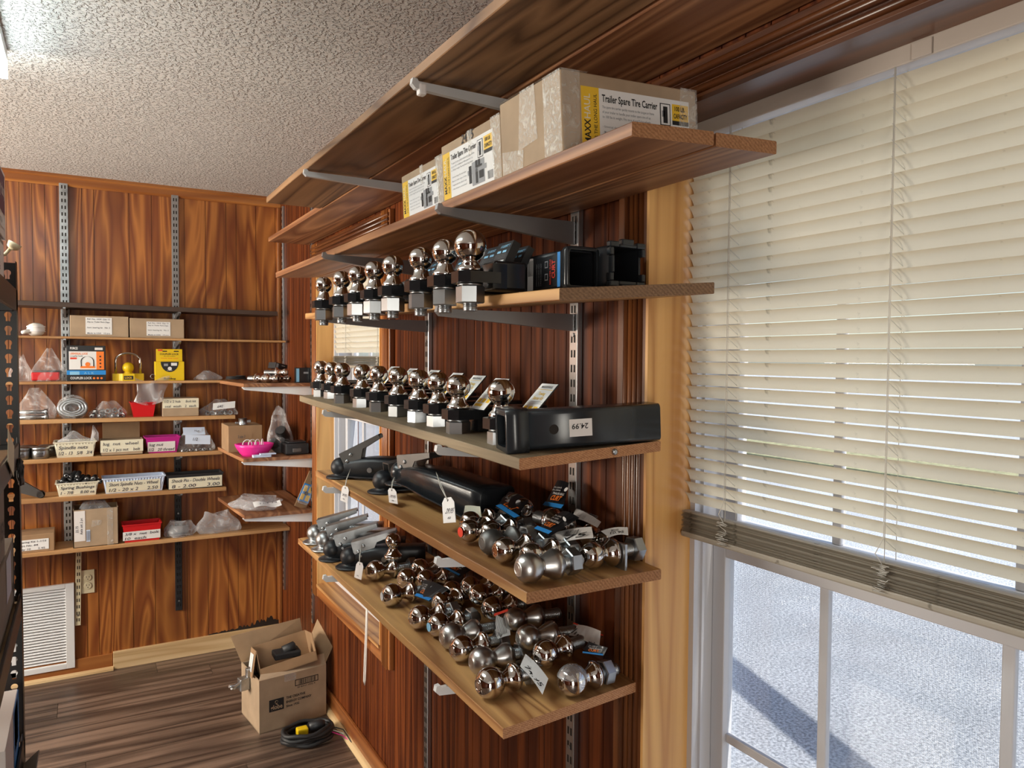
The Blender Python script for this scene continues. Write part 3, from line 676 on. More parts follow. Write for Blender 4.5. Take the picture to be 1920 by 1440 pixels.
# ------------------------------------------------------------------ hitch balls on ball mounts
def hexp(af,z0,z1,rot=0,ch=.0015):
    r=af/math.sqrt(3); o=[]
    prof=[(r-ch*1.5,z0),(r,z0+ch),(r,z1-ch),(r-ch*1.5,z1)]
    return [[(rr*math.cos(math.pi*i/3+rot),rr*math.sin(math.pi*i/3+rot),z) for i in range(6)] for rr,z in prof]
def ball_prof(Rb,zc,n=15,flat=.011,neck=.013):
    p=[]; a0=math.asin(neck/Rb); a1=math.pi-math.asin(flat/Rb)
    for i in range(n):
        a=a0+(a1-a0)*i/(n-1); p.append((Rb*math.sin(a),zc-Rb*math.cos(a)))
    return p
_me={}
def stud_mesh(Rb,zc):
    k=('stud',Rb,zc)
    if k not in _me:
        zb=zc-math.sqrt(Rb*Rb-.013**2)
        p=[(.0235,0),(.0235,.005),(.0215,.0085),(.0165,.013),(.0140,max(.0145,zb-.003))]+ball_prof(Rb,zc)
        p.append((.0095,p[-1][1]+.0004))
        _me[k]=MB().lathe(p,28).mesh('ball',M['chrome'])
    return _me[k]
def nut_mesh(h,thr):
    k=('nut',h,thr)
    if k not in _me:
        m=MB().lathe([(.0225,-.0242),(.0225,-.0202)],20); m.rings(hexp(.044,-.0245-h,-.0245,.3),0,False); m.lathe([(.0118,-.0245-h-thr),(.0125,-.0245-h-thr+.001),(.0125,-.0245-h)],14)
        for i in range(int(thr/.003)): m.lathe([(.0125,-.0245-h-.003*i),(.0133,-.0245-h-.003*i-.0008),(.0125,-.0245-h-.003*i-.0016)],14)
        _me[k]=m.mesh('nut',M['zinc'])
    return _me[k]
def mount_mesh(zs,L=.20):
    k=('mount',zs,L)
    if k not in _me:
        m=MB()
        out=[(.045,-.031),(-.014,-.031),(-.030,-.015),(-.030,.015),(-.014,.031),(.045,.031)]
        m.prism(out,-.0200,-.0004); m.box(.036,L,-.0254,.0254,zs,zs+.0508,0,.004); m.box(L,L+.001,-.019,.019,zs+.006,zs+.045)
        m.prism([(.03,-.029),(.06,-.0254),(.06,.0254),(.03,.029)],min(zs,-.02)+.002,max(zs+.045,-.002))
        _me[k]=m.mesh('ball_mount_bar',M['black'])
    return _me[k]
def sloped_card(parent,x0,z0,x1,z1,y0,y1,t,mats,kind):
    m=MB(); A=Vector((x0,0,z0)); B=Vector((x1,0,z1)); b=(B-A).normalized(); a=Vector((0,-1,0)); n=a.cross(b)
    h=(B-A).length; w=y1-y0; o=Vector((x0,y1,z0))
    P=lambda u,v:o+a*u+b*v
    vs=[P(0,0),P(w,0),P(w,h),P(0,h)]; m.add(vs+[v-n*t for v in vs],[(0,1,2,3),(7,6,5,4),(1,0,4,5),(2,1,5,6),(3,2,6,7),(0,3,7,4)],1)
    if kind=='towing':
        rectq(m,P(.001,.001),a,b,w-.002,h-.002,0)
        letter(m,'MAXXHAUL',P(w*.18,h*.86),a,b,h*.065,w*.68,2,.02); rectq(m,P(w*.04,h*.81),a,b,w*.92,h*.012,3,.0006)
        letter(m,'Towing',P(w*.3,h*.66),a,b,h*.085,w*.42,3,.02); letter(m,'Starter Kit',P(w*.2,h*.53),a,b,h*.085,w*.6,3,.02)
        for i in range(2): letter(m,'2 in. chrome hitch ball with mount',P(w*.06,h*(.46-.05*i)),a,b,h*.03,w*.88,4,.005)
        for i in range(3): rectq(m,P(w*(.08+.3*i),h*.22),a,b,w*.22,h*.12,3,.0006)
        rectq(m,P(w*.08,h*.10),a,b,w*.5,h*.08,3,.0006); letter(m,'fits most hitch receivers',P(w*.08,h*.04),a,b,h*.025,w*.8,4,.004)
    else:
        letter(m,'// LIGHT T',P(w*.3,h*.82),a,b,h*.075,w*.6,5,.02)
        for j in range(2): rectq(m,P(w*(.2+.36*j),h*.66),a,b,w*.24,h*.07,5,.0006)
        for j in range(3): letter(m,'ball mount and hitch ball',P(w*.16,h*(.59-.05*j)),a,b,h*.025,w*.74,2,.004)
        for j in range(3): rectq(m,P(w*(.12+.28*j),h*.30),a,b,w*.22,h*.12,6,.0006)
        letter(m,'class II 3,500 lb',P(w*.14,h*.20),a,b,h*.035,w*.6,2,.006)
    return m.build('package_card',mats,parent)
TM=[M['paper'],M['card_black'],M['ink'],M['yellow'],M['grey'],M['blue'],M['lblue']]
BM=[M['card_black'],M['card_black'],M['grey'],M['yellow'],M['grey'],M['lblue'],M['paper']]
def ball_mount(loc,Rb,zs,nh,thr,label,group,card=None,rz=0,L=.20):
    t=thing('ball_mount',label,'hitch ball',loc,rz,group)
    inst('ball',stud_mesh(Rb,.046),t); inst('mount_bar',mount_mesh(zs,L),t); inst('nut',nut_mesh(nh,thr),t,(0,0,0),(0,0,random.uniform(0,1)))
    if card=='towing': sloped_card(t,.026,.000,.085,.062,-.062,-.002,.002,TM,'towing')
    if card=='black': sloped_card(t,.058,-.002,.088,.058,-.060,.004,.014,BM,'light')
    return t
ordn=['first','second','third','fourth','fifth','sixth','seventh','eighth','ninth','tenth']
row3=[(2.108,1.753,.0236),(1.937,1.753,.0238),(1.806,1.752,.0238),(1.681,1.751,.0238),(1.561,1.750,.0240),(1.404,1.748,.0244),(1.288,1.748,.0246),(1.182,1.746,.0288)]
for i,(y,z,Rb) in enumerate(row3):
    lab='chrome hitch ball on a black mount overhanging the upper shelf, %s from the far end'%ordn[i]
    if i==7: lab='largest chrome hitch ball of the upper row, beside the black cards and sleeves'
    card='black' if i>=4 else None
    if i==7: card=None
    b=ball_mount((.592,y,z-.046),Rb,-.030,.030,.014,lab,'hitch balls on the upper ball shelf',card,random.uniform(-.03,.03),.100 if i==7 else .150)
    if i==7:
        sloped_card(b,.052,.000,.082,.062,-.010,.048,.016,BM,'light'); sloped_card(b,.088,-.004,.118,.056,.000,.048,.014,BM,'light')
row4=[(2.386,1.515,.0236),(2.262,1.512,.0236),(2.157,1.511,.0238),(1.975,1.508,.0240),(1.843,1.505,.0240),(1.705,1.503,.0242),(1.577,1.499,.0244),(1.468,1.495,.0244),(1.370,1.492,.0248),(1.190,1.487,.0254)]
xs4=[.66,.672,.652,.66,.66,.66,.66,.668,.655,.66]
for i,(y,z,Rb) in enumerate(row4):
    lab='chrome hitch ball on a black mount on the weathered shelf, %s from the far end'%ordn[i]
    if i==9: lab='chrome hitch ball standing just behind the square receiver tube on the weathered shelf'
    ball_mount((xs4[i],y*xs4[i]/.66,z-.046),Rb,-.046,.027,.003,lab,'hitch balls on the weathered shelf','towing' if i>=3 else None,random.uniform(-.05,.05))

# ------------------------------------------------------------------ square tubes
def square_tube_rings(m,w,h,x0,x1,t,r,mi=0):
    def ring(x,s,r):
        o=[]; cy,cz=w/2,h/2
        for (sx,sy,a0) in ((1,1,0),(-1,1,90),(-1,-1,180),(1,-1,270)):
            for k in range(4):
                a=R(a0+30*k); o.append((x,cy+sx*(w/2-s-r)+r*math.cos(a),cz+sy*(h/2-s-r)+r*math.sin(a)))
        return o
    m.rings([ring(x0,t,r*.6),ring(x0,0,r),ring(x1,0,r),ring(x1,t,r*.6),ring(x0+.001,t,r*.6)],mi,True,False,False)
t=thing('receiver_tube','black square receiver tube with a price sticker on the weathered shelf end','receiver tube',(.612,1.082,1.392),-.236,ry=-.045)
m=MB(); square_tube_rings(m,.064,.066,.012,.285,.006,.008); m.build('tube',M['powder'],t)
m=MB(); square_tube_rings(m,.076,.078,0,.038,.012,.010); o=m.build('collar',M['powder'],t,(0,-.006,-.006))
MB().lathe([(.0085,.0),(.0085,-.0004)],20,axis='Y',M=Matrix.Translation((.084,-.0002,.033))).build('pin_hole',M['dark'],t)
m=MB(); rectq(m,(.112,0,.018),(1,0,0),(0,0,1),.042,.030,0,.0006); letter(m,'24.99',(.147,0,.040),(-1,0,0),(0,0,-1),.009,.030,1,.015,.1,.0012)
m.build('price_sticker',[M['tagp'],M['ink']],t)
t=thing('reducer_sleeve','black square reducer sleeve with a barcode label on the upper ball shelf','reducer sleeve',(.711,1.055,1.669))
MX=Matrix(((0,1,0,0),(1,0,0,0),(0,0,1,0),(0,0,0,1)))
def tube_y(w,h,y0,y1,tk,r):
    m=MB(); square_tube_rings(m,w,h,y0,y1,tk,r); 
    m.v=[(b,a,c) for a,b,c in m.v]; m.f=[tuple(reversed(f)) for f in m.f]; return m
tube_y(.062,.066,.012,.165,.004,.007).build('sleeve',M['blacks'],t,(.002,0,.002))
tube_y(.068,.073,0,.014,.006,.008).build('collar',M['powder'],t,(-.001,0,-.001))
MB().box(.006,.060,.150,.155,.008,.062).build('end_plug',M['dark'],t)
m=MB(); a=(0,-1,0); b=(0,0,1); P=lambda u,v:Vector((.002,.150-u,v))
rectq(m,P(.018,.006),a,b,.110,.054,0); rectq(m,P(.018,.004),a,b,.020,.058,1,.0007)
barcode(m,P(.020,.030),a,b,.016,.028,0,.0009); rectq(m,P(.118,.004),a,b,.009,.060,2,.0007)
letter(m,'CURT',P(.111,.020),b,(0,1,0),.010,.032,3,.03,0,.0009); letter(m,'REDUCER SLEEVE',P(.098,.010),b,(0,1,0),.0045,.044,3,.01,0,.0009)
for i in range(3): letter(m,'2-1/2 in. to 2 in. receiver adapter',P(.066-.007*i,.010),b,(0,1,0),.003,.040,4,.004,0,.0009)
for v in (.018,.040): 
    rectq(m,P(.078,v),a,b,.010,.012,4,.0009); rectq(m,P(.0795,v+.0018),a,b,.007,.0084,0,.0011)
m.build('label',[M['card_black'],M['paper'],M['blue'],M['redp'],M['grey']],t)
t=thing('reducer_sleeve','black square sleeve with a notched collar nearest the window jamb','reducer sleeve',(.783,1.030,1.674))
tube_y(.070,.070,.010,.150,.004,.007).build('sleeve',M['blacks'],t,(.004,0,.003))
MB().box(.010,.068,.135,.140,.008,.068).build('end_plug',M['dark'],t)
m=MB()
for (x0,x1,z0,z1) in ((0,.020,.0,.010),(.058,.078,.0,.010),(0,.020,.068,.078),(.058,.078,.068,.078),(0,.009,.010,.024),(.069,.078,.010,.024),(0,.009,.054,.068),(.069,.078,.054,.068),(.026,.052,.072,.083),(.02,.058,.068,.074),(.02,.058,.003,.010),(.004,.010,.024,.054),(.026,.052,-.003,.004)): m.box(x0,x1,0,.012,z0,z1,0,.002)
m.build('collar',M['powder'],t)
m=MB(); rectq(m,(.004,.10,.030),(0,-1,0),(0,0,1),.012,.026,0,.0008); m.build('label',M['paper'],t)

# ------------------------------------------------------------------ loose hitch balls
def loose_mesh(Rb,mat):
    k=('loose',Rb,mat)
    if k not in _me:
        p=[(.0105,-Rb*.935)]+[(r,-h) for r,h in []]
        prof=[]
        n=17; a0=math.asin(.0105/Rb); a1=math.pi-math.asin(.0135/Rb)
        for i in range(n):
            a=a0+(a1-a0)*i/(n-1); prof.append((Rb*math.sin(a),-Rb*math.cos(a)))
        x=prof[-1][1]
        prof=[(.0095,prof[0][1]+.0008)]+prof+[(.0132,x+.005),(.0150,x+.010),(.0195,x+.017),(.0235,x+.021),(.0255,x+.022),(.0255,x+.029)]
        if mat=='satin': prof=prof[:n+1]+[(.0150,x+.003),(.0190,x+.010),(.0235,x+.020),(.0262,x+.026),(.0262,x+.034)]
        m=MB().lathe(prof,28,axis='X'); xe=prof[-1][1]
        # stamped ring on the flat of the ball
        m.lathe([(.0078,-Rb*.936),(.0084,-Rb*.945),(.0090,-Rb*.936)],24,axis='X',cap0=False,cap1=False)
        _me[k]=(m.mesh('ball',M[mat]),xe)
        s=MB().lathe([(.0118,xe),(.0118,xe+.048),(.0105,xe+.050)],14,axis='X')
        for i in range(14): s.lathe([(.0118,xe+.004+.003*i),(.0127,xe+.0052+.003*i),(.0118,xe+.0064+.003*i)],14,axis='X',cap0=False,cap1=False)
        _me[('shank',Rb,mat)]=s.mesh('threaded_shank',M['zinc'] if mat!='raw' else M['raw'])
    return _me[k]
def nutx():
    if 'nutx' not in _me:
        m=MB(); rr=hexp(.041,0,.021); m.rings([[(z,x,y) for x,y,z in q] for q in rr],0,False); _me['nutx']=m.mesh('nut',M['zinc'])
        m=MB().lathe([(.0215,0),(.0215,.004)],20,axis='X'); _me['washer']=m.mesh('washer',M['zinc'])
        m=MB(); m.box(0,.006,-.032,.032,-.030,.020,0,.001); _me['plate']=m.mesh('plate',M['zinc'])
    return _me['nutx']
def loose_ball(loc,Rb,mat,rz,label,group,nut=.022,washer=True,ry=0,plate=False,rx=None):
    t=thing('hitch_ball',label,'hitch ball',loc,rz,group,ry=ry,rx=random.uniform(0,3) if rx is None else rx)
    me,xe=loose_mesh(Rb,mat); inst('ball',me,t); inst('threaded_shank',_me[('shank',Rb,mat)],t); nutx()
    if washer: inst('washer',_me['washer'],t,(xe+.0005,0,0))
    if plate: inst('plate',_me['plate'],t,(xe+.001,0,0))
    if nut is not None: inst('nut',_me['nutx'],t,(xe+nut,0,0),(random.uniform(0,1),0,0))
    return t
def world_mat(t): return Matrix.LocRotScale(t.location,t.rotation_euler,None)
def hang_tag(t,pts,kind,text=''):
    """a card with real thickness given by four world corners (reading order: lower left, lower right, upper right, upper left)"""
    iv=world_mat(t).inverted(); p=[iv@Vector(q) for q in pts]
    a=(p[1]-p[0]); b=(p[3]-p[0]); w=a.length; h=b.length; n=a.cross(b).normalized()
    m=MB(); N=6; top=[]
    for i in range(N+1):     # gently curled along its length
        f=i/N; c=n*(.004*math.sin(math.pi*f))
        top.append((p[0].lerp(p[1],f)+c,p[3].lerp(p[2],f)+c))
    for i in range(N):
        q=[top[i][0],top[i+1][0],top[i+1][1],top[i][1]]; m.add(q+[v-n*.0007 for v in q],[(0,1,2,3),(7,6,5,4),(1,0,4,5),(3,2,6,7)],0)
    A=a.normalized(); B=(b-A*b.dot(A)).normalized(); O=p[0]+n*.0042; P=lambda u,v:O+a*u+b*v
    if kind=='curt':
        rectq(m,P(.02,.01),A,B,w*.96,h*.13,1,.0004); letter(m,'CURT',P(.22,.24),A,B,h*.16,w*.5,2,.03); letter(m,'TRAILER BALL',P(.2,.45),A,B,h*.07,w*.6,3,.01)
        for i in range(2): letter(m,'2 in. 3,500 lb',P(.12,.58+.1*i),A,B,h*.05,w*.4,3,.006)
        m.lathe([(h*.07,0),(h*.07,.0003)],14,3,M=Matrix.Translation(P(.75,.68)))
        mats=[M['card_black'],M['blue'],M['orange'],M['paper']]
    elif kind=='price':
        barcode(m,P(.30,.42),A,B,w*.38,h*.26,1,.0006); letter(m,text,P(.12,.10),A,B,h*.24,w*.72,1,.012,.15)
        for i in range(3): letter(m,'hitch ball chrome 2 in.',P(.08,.90-.08*i),A,B,h*.035,w*.6,2,.004)
        mats=[M['paper'],M['ink'],M['grey']]
    elif kind=='warn':
        for i in range(9): rectq(m,P(.06+.095*i,.08),A,B,w*.03,h*.80,1,.0005)
        rectq(m,P(0,.9),A,B,w,h*.10,2,.0006); mats=[M['paper'],M['ink'],M['redp']]
    else:
        for i in range(6): letter(m,'warning: read before towing any trailer',P(.06,.86-.14*i),A,B,h*.05,w*.86,1,.004)
        mats=[M['tagp'] if kind=='plain' else M['cream'],M['grey'],M['grey']]
    return m.build('hang_tag',mats,t)
G5='loose hitch balls on the coupler shelf'
A5=[((.668,1.332),.0225,'chrome',.10,'chrome ball with a red end sticker, farthest forward on the coupler shelf',dict(nut=.03)),
 ((.702,1.395),.0235,'chrome',.05,'chrome ball with a pale wrapped tag, behind the red-stickered one',dict(nut=.03)),
 ((.700,1.300),.0244,'chrome',-.04,'chrome ball half hidden behind a dull brushed one on the coupler shelf',dict(nut=.02)),
 ((.668,1.238),.0250,'raw',.02,'dull dark unplated hitch ball among the chrome ones',dict(nut=.02)),
 ((.664,1.180),.0238,'chrome',-.05,'chrome ball with stamped end lying beside the dull dark ball',dict(nut=.024)),
 ((.690,1.128),.0230,'chrome',-.06,'chrome ball tucked behind the big brushed steel ball',dict(nut=.02)),
 ((.647,1.066),.0256,'satin',.0,'big brushed steel ball at the near corner of the coupler shelf',dict(nut=.020)),
 ((.788,1.080),.0232,'chrome',.02,'chrome ball with square plate and long bolt at the near shelf end',dict(nut=.040,plate=True,washer=False,rx=0))]
B5=[]
for (x,y),Rb,mt,rz,lab,kw in A5: B5.append(loose_ball((x,y,s5(x,y)+max(Rb,.0265)),Rb,mt,rz,lab,G5,**kw))
for (x,y,z,Rb,rz,ry,lab) in ((.795,1.335,s5(0,1.33)+.058,.0225,1.45,0,'chrome ball lying across the heap under the first black hang tag'),(.800,1.185,s5(0,1.2)+.056,.0215,1.65,0,'chrome ball lying across the heap near the wall standard'),(.868,1.300,s5(0,1.3)+.0265,.0225,1.57,.0,'chrome ball lying along the wall behind the heap'),(.866,1.150,s5(0,1.15)+.0265,.0210,1.57,0,'small chrome ball against the wall under the white tags')):
    B5.append(loose_ball((x,y,z),Rb,'chrome',rz,lab,G5,nut=None,ry=ry))
m=MB().lathe([(.0098,-.0218),(.0098,-.0222)],20,axis='X'); m.build('end_sticker',M['redp'],B5[0])
hang_tag(B5[1],[(.71,1.448,1.204),(.72,1.38,1.215),(.73,1.407,1.232),(.72,1.458,1.226)],'cream')
hang_tag(B5[2],[(.74,1.357,1.238),(.73,1.259,1.231),(.80,1.322,1.254),(.81,1.423,1.255)],'curt')
hang_tag(B5[10],[(.84,1.327,1.236),(.83,1.239,1.245),(.885,1.30,1.287),(.89,1.351,1.284)],'curt')
hang_tag(B5[9],[(.74,1.201,1.222),(.735,1.14,1.224),(.80,1.139,1.252),(.80,1.195,1.255)],'curt')
hang_tag(B5[11],[(.75,1.143,1.206),(.78,1.066,1.232),(.80,1.10,1.243),(.765,1.187,1.214)],'price','.75')
hang_tag(B5[7],[(.82,1.073,1.227),(.845,1.05,1.233),(.855,1.064,1.243),(.82,1.098,1.233)],'price','10.95')
hang_tag(B5[8],[(.84,1.222,1.233),(.85,1.15,1.226),(.87,1.165,1.232),(.86,1.235,1.246)],'plain')

G6='loose hitch balls on the lowest shelf'
A6=[((.687,1.943),.0278,'chrome',-.05,0,'chrome ball lying next to the tagged black coupler on the lowest shelf',dict(nut=.04)),
 ((.657,1.738),.0280,'chrome',.0,0,'chrome ball with a white end dot, alone at the lowest shelf edge',dict(nut=None)),
 ((.794,1.887),.0270,'chrome',-.2,0,'chrome ball under the white bracket tip, rear one of two',dict(nut=None)),
 ((.770,1.790),.0270,'chrome',-.1,0,'chrome ball just in front of the pair under the white bracket tip',dict(nut=.02)),
 ((.790,1.672),.0268,'chrome',-.12,0,'chrome ball to the wall side of the blue-edged tag',dict(nut=None)),
 ((.660,1.566),.0272,'chrome',.0,0,'chrome ball with mottled end below the blue-edged black tag',dict(nut=.02)),
 ((.678,1.501),.0268,'chrome',.05,0,'chrome ball with a pale violet end sticker on the lowest shelf',dict(nut=.02)),
 ((.675,1.427),.0282,'satin',.04,0,'satin steel ball nearest the violet-stickered chrome ball',dict(nut=None)),
 ((.667,1.362),.0270,'chrome',.02,0,'chrome ball between the two front satin steel balls',dict(nut=.03)),
 ((.790,1.520),.0255,'chrome',-.05,.038,'chrome ball in the raised back row nearest the upper shelf bracket',dict(nut=None)),
 ((.780,1.440),.0255,'chrome',-.1,.034,'chrome ball in the raised back row behind the striped paper tag',dict(nut=.02)),
 ((.674,1.285),.0280,'satin',-.02,0,'satin steel ball directly behind the nearest front chrome ball',dict(nut=.02)),
 ((.644,1.197),.0286,'chrome',.03,0,'nearest front chrome ball, carrying the white price tag 74.95',dict(nut=.025)),
 ((.774,1.119),.0285,'chrome',.02,0,'chrome ball wrapped in clear tape at the near end of the lowest shelf',dict(nut=.012)),
 ((.786,1.350),.0255,'satin',-.1,.036,'pear shaped satin ball in the middle of the back row',dict(nut=None)),
 ((.765,1.262),.0258,'satin',-.15,.034,'satin ball in the back row nearest the striped wall tag',dict(nut=None)),
 ((.760,1.188),.0262,'chrome',.2,.030,'chrome ball raised just behind the tape-wrapped one',dict(nut=None)),
 ((.800,1.590),.0240,'chrome',-.3,.036,'chrome ball at the far end of the raised back row',dict(nut=None))]
A6+=[((.740,1.620),.0262,'chrome',.35,0,'chrome ball in the gap between the front row and the blue-edged tag',dict(nut=None)),
 ((.735,1.835),.0262,'chrome',.25,0,'chrome ball between the tagged coupler side and the white-dotted ball',dict(nut=None))]
B6=[]
for (x,y),Rb,mt,rz,off,lab,kw in A6: B6.append(loose_ball((x,y,s6(x,y)+max(Rb,.0268)+off),Rb,mt,rz,lab,G6,**kw))
B6.append(loose_ball((.742,1.955,1.038),.0218,'chrome',0,'chrome hitch ball standing upright among the black couplers',G6,nut=None,ry=R(90)))
B6[-1].rotation_euler=(0,R(90),0)
m=MB().lathe([(.0098,-.0267),(.0098,-.0272)],20,axis='X'); m.build('end_sticker',M['paper'],B6[1])
m=MB().lathe([(.0098,-.0255),(.0098,-.0260)],20,axis='X'); m.build('end_sticker',M['lblue'],B6[6])
hang_tag(B6[12],[(.70,1.183,.975),(.71,1.12,.944),(.735,1.14,.960),(.725,1.206,.985)][0:4],'price','74.95')
hang_tag(B6[8],[(.745,1.359,.957),(.765,1.334,.972),(.775,1.360,.992),(.757,1.385,1.002)],'warn')
hang_tag(B6[16],[(.845,1.235,.990),(.865,1.16,.985),(.882,1.178,1.010),(.872,1.258,1.000)],'warn')
hang_tag(B6[13],[(.82,1.152,.988),(.848,1.122,.988),(.855,1.120,1.002),(.830,1.146,1.010)],'curt')
hang_tag(B6[5],[(.70,1.695,.960),(.71,1.625,.965),(.75,1.603,.998),(.745,1.740,.985)],'curt')
hang_tag(B6[3],[(.80,1.75,1.003),(.805,1.66,1.003),(.84,1.66,1.02),(.84,1.76,1.02)],'curt')
# crumpled clear tape over the wrapped ball
m=MB(); rr=random.Random(4); rings=[]
for i in range(7):
    a=R(6+i*11); rings.append([((.0292+rr.uniform(0,.0012))*math.sin(a)*math.cos(2*math.pi*j/18),(.0292+rr.uniform(0,.0012))*math.sin(a)*math.sin(2*math.pi*j/18),(.0292+rr.uniform(0,.001))*math.cos(a)) for j in range(18)])
iv=world_mat(B6[13]).to_quaternion().inverted().to_matrix().to_4x4()
m.rings(rings,0,True,True,False,True,iv); m.build('tape_wrap',M['film2'],B6[13])

# ------------------------------------------------------------------ trailer couplers
def coupler(loc,rz,label,col,L=.26,wide=.075,lever='down',ry=0,drop=0,latchmat='galv',tagq=None,group=None,hole=True,Rb=.028):
    t=thing('trailer_coupler',label,'trailer coupler',loc,rz,group,ry=ry)
    zc=Rb+.004
    p=[(.033,0),(.041,.0005),(.042,.004),(.038,.0065),(Rb+.001,.008)]
    n=10
    for i in range(n+1):
        a=math.asin((zc-.010)/Rb*.999 if (zc-.010)<Rb else .8) if False else 0
    a0=R(-48)
    for i in range(n+1):
        a=a0+(R(90)-a0)*i/n; r=Rb*math.cos(a); z=zc+Rb*math.sin(a)
        if z>.009: p.append((max(r,.0004),z))
    MB().lathe(p,26).build('ball_socket',col,t)
    # trough body: rounded inverted U that widens and may drop towards its tail
    rings=[]; N=9
    for i in range(N+1):
        f=i/N; x=-.002+L*f; s=min(1,f*2.2); s=s*s*(3-2*s)
        w=(.020+(wide/2-.020)*s); h=zc+.018+.014*s; zb=.0065-drop*(max(0,f-.25)/.75)**1.3
        zt=h-drop*(max(0,f-.15)/.85)**1.4*.55
        r=.012
        rings.append([(x,-w,zb),(x,-w,zt-r),(x,-w+r*.3,zt-r*.3),(x,-w+r,zt),(x,w-r,zt),(x,w-r*.3,zt-r*.3),(x,w,zt-r),(x,w,zb)])
    m=MB().rings(rings,0,True,True,True); 
    fl=[]
    for i,rg in enumerate(rings):
        x=rg[0][0]; w=-rg[0][1]; z=rg[0][2]; fl.append([(x,-w-.007,z),(x,-w-.007,z+.003),(x,w+.007,z+.003),(x,w+.007,z)])
    m.rings(fl,0,False,True,True); m.build('body',col,t)
    if hole:
        MB().lathe([(.0075,0),(.0075,.003),(.005,.005)],12,axis='Y',M=Matrix.Translation((.10,-wide/2-.005,.030))).build('pivot_bolt',M['zinc'],t)
    ang={'down':R(-8),'up':R(-27),'mid':R(-15)}[lever]
    B=Matrix.Translation((.022,0,zc+.026))@Matrix.Rotation(ang,4,'Y')
    m=MB()
    for sy in (-1,1):
        out=[(-.012,-.036),(.030,-.036),(.046,-.014),(.060,.004),(.120,.010),(.120,.022),(.012,.022),(-.012,.020)]
        q=Matrix(((1,0,0,0),(0,0,1,0),(0,1,0,0),(0,0,0,1)))
        m.prism(out,sy*.0185-.0013,sy*.0185+.0013,0,B@q)
    m.box(-.012,.120,-.0185,.0185,.0195,.0222,0,0,B); lv=m.build('latch_lever',M[latchmat],t)
    m=MB()
    for (x,z) in ((.002,-.008),(.020,.004),(.006,-.022)):
        m.lathe([(.0055,0),(.0052,-.0025),(.003,-.004)],10,axis='Y',M=B@Matrix.Translation((x,-.0198,z)))
    m.build('rivets',M['zinc'],lv,kind='stuff')
    if tagq: string_tag(t,*tagq)
    return t
def string_tag(t,pts,tie,text):
    iv=world_mat(t).inverted(); p=[iv@Vector(q) for q in pts]; a=p[1]-p[0]; b=p[3]-p[0]; n=a.cross(b).normalized()
    P=lambda u,v:p[0]+a*u+b*v
    o=[P(0,0),P(1,0),P(1,.80),P(.78,1),P(.22,1),P(0,.80)]
    m=MB(); vs=o+[v-n*.0008 for v in o]; m.add(vs,[(0,1,2,3,4,5),(11,10,9,8,7,6)]+[(i+6,(i+1)%6+6,(i+1)%6,i) for i in range(6)],0)
    A=a.normalized(); B=(b-A*b.dot(A)).normalized()
    letter(m,text,P(.20,.36),A,B,b.length*.16,a.length*.62,1,.006,.2,.0006); letter(m,'ea',P(.36,.14),A,B,b.length*.10,a.length*.25,1,.006,.2,.0006)
    m.lathe([(.0026,0),(.0026,.0004)],10,2,M=Matrix.Translation(P(.5,.88))@n.to_track_quat('Z','Y').to_matrix().to_4x4())
    tg=m.build('price_tag',[M['tagp'],M['pen'],M['dark']],t)
    T=iv@Vector(tie); h=P(.5,.88); d=A*.004
    MB().tube([h+n*.001,h.lerp(T,.5)+d+n*.004,T,h.lerp(T,.45)-d+n*.003,h+n*.0014],.0008,5).build('tag_string',M['string'],tg)
M['lever']=plain('plated_steel_lever',(.30,.31,.32),.36,.9,var=.2,bscale=40)
GC='trailer couplers on the shelves'
coupler((.652,2.150,s5(0,2.15)),-.62,'black coupler with its grey latch lever raised, at the far end of its shelf',M['blacks'],L=.24,lever='up',latchmat='raw',
   tagq=([(.612,2.020,1.152),(.612,1.957,1.155),(.618,1.962,1.196),(.618,2.022,1.194)],(.655,2.06,1.232),'24.95'))
coupler((.690,1.893,s5(0,1.89)),.05,'black coupler with a square white tag on its socket, middle of the three',M['blacks'],L=.15,latchmat='raw',hole=False,
   tagq=([(.652,1.745,1.190),(.655,1.695,1.194),(.660,1.712,1.222),(.658,1.772,1.222)],(.690,1.80,1.250),'19.95'))
coupler((.705,1.800,1.222),-1.30,'large dark coupler with long arched body and hanging price tag',M['powder'],L=.36,wide=.105,drop=.050,latchmat='raw',hole=False,
   tagq=([(.662,1.445,1.196),(.666,1.392,1.208),(.690,1.440,1.247),(.684,1.502,1.238)],(.705,1.58,1.285),'29.95'))
coupler((.650,2.415,s6(.65,2.4)),-.42,'silver coupler with raised latch at the far end of the lowest shelf',M['galv'],L=.22,wide=.062,lever='mid',latchmat='lever')
coupler((.652,2.318,s6(.65,2.3)),-.42,'silver coupler beside the two black ones on the lowest shelf',M['galv'],L=.22,wide=.062,lever='mid',latchmat='lever')
coupler((.644,2.205,s6(.64,2.2)),-.42,'black coupler without a tag on the lowest shelf, beside the silver ones',M['blacks'],L=.22,wide=.062,lever='mid',latchmat='lever')
coupler((.664,2.098,s6(.66,2.1)),-.42,'black coupler with a blank white tag on the lowest shelf',M['blacks'],L=.22,wide=.062,lever='mid',latchmat='lever',
   tagq=([(.640,1.985,.942),(.640,1.925,.950),(.645,1.925,.992),(.645,1.978,.988)],(.675,2.02,1.022),''))

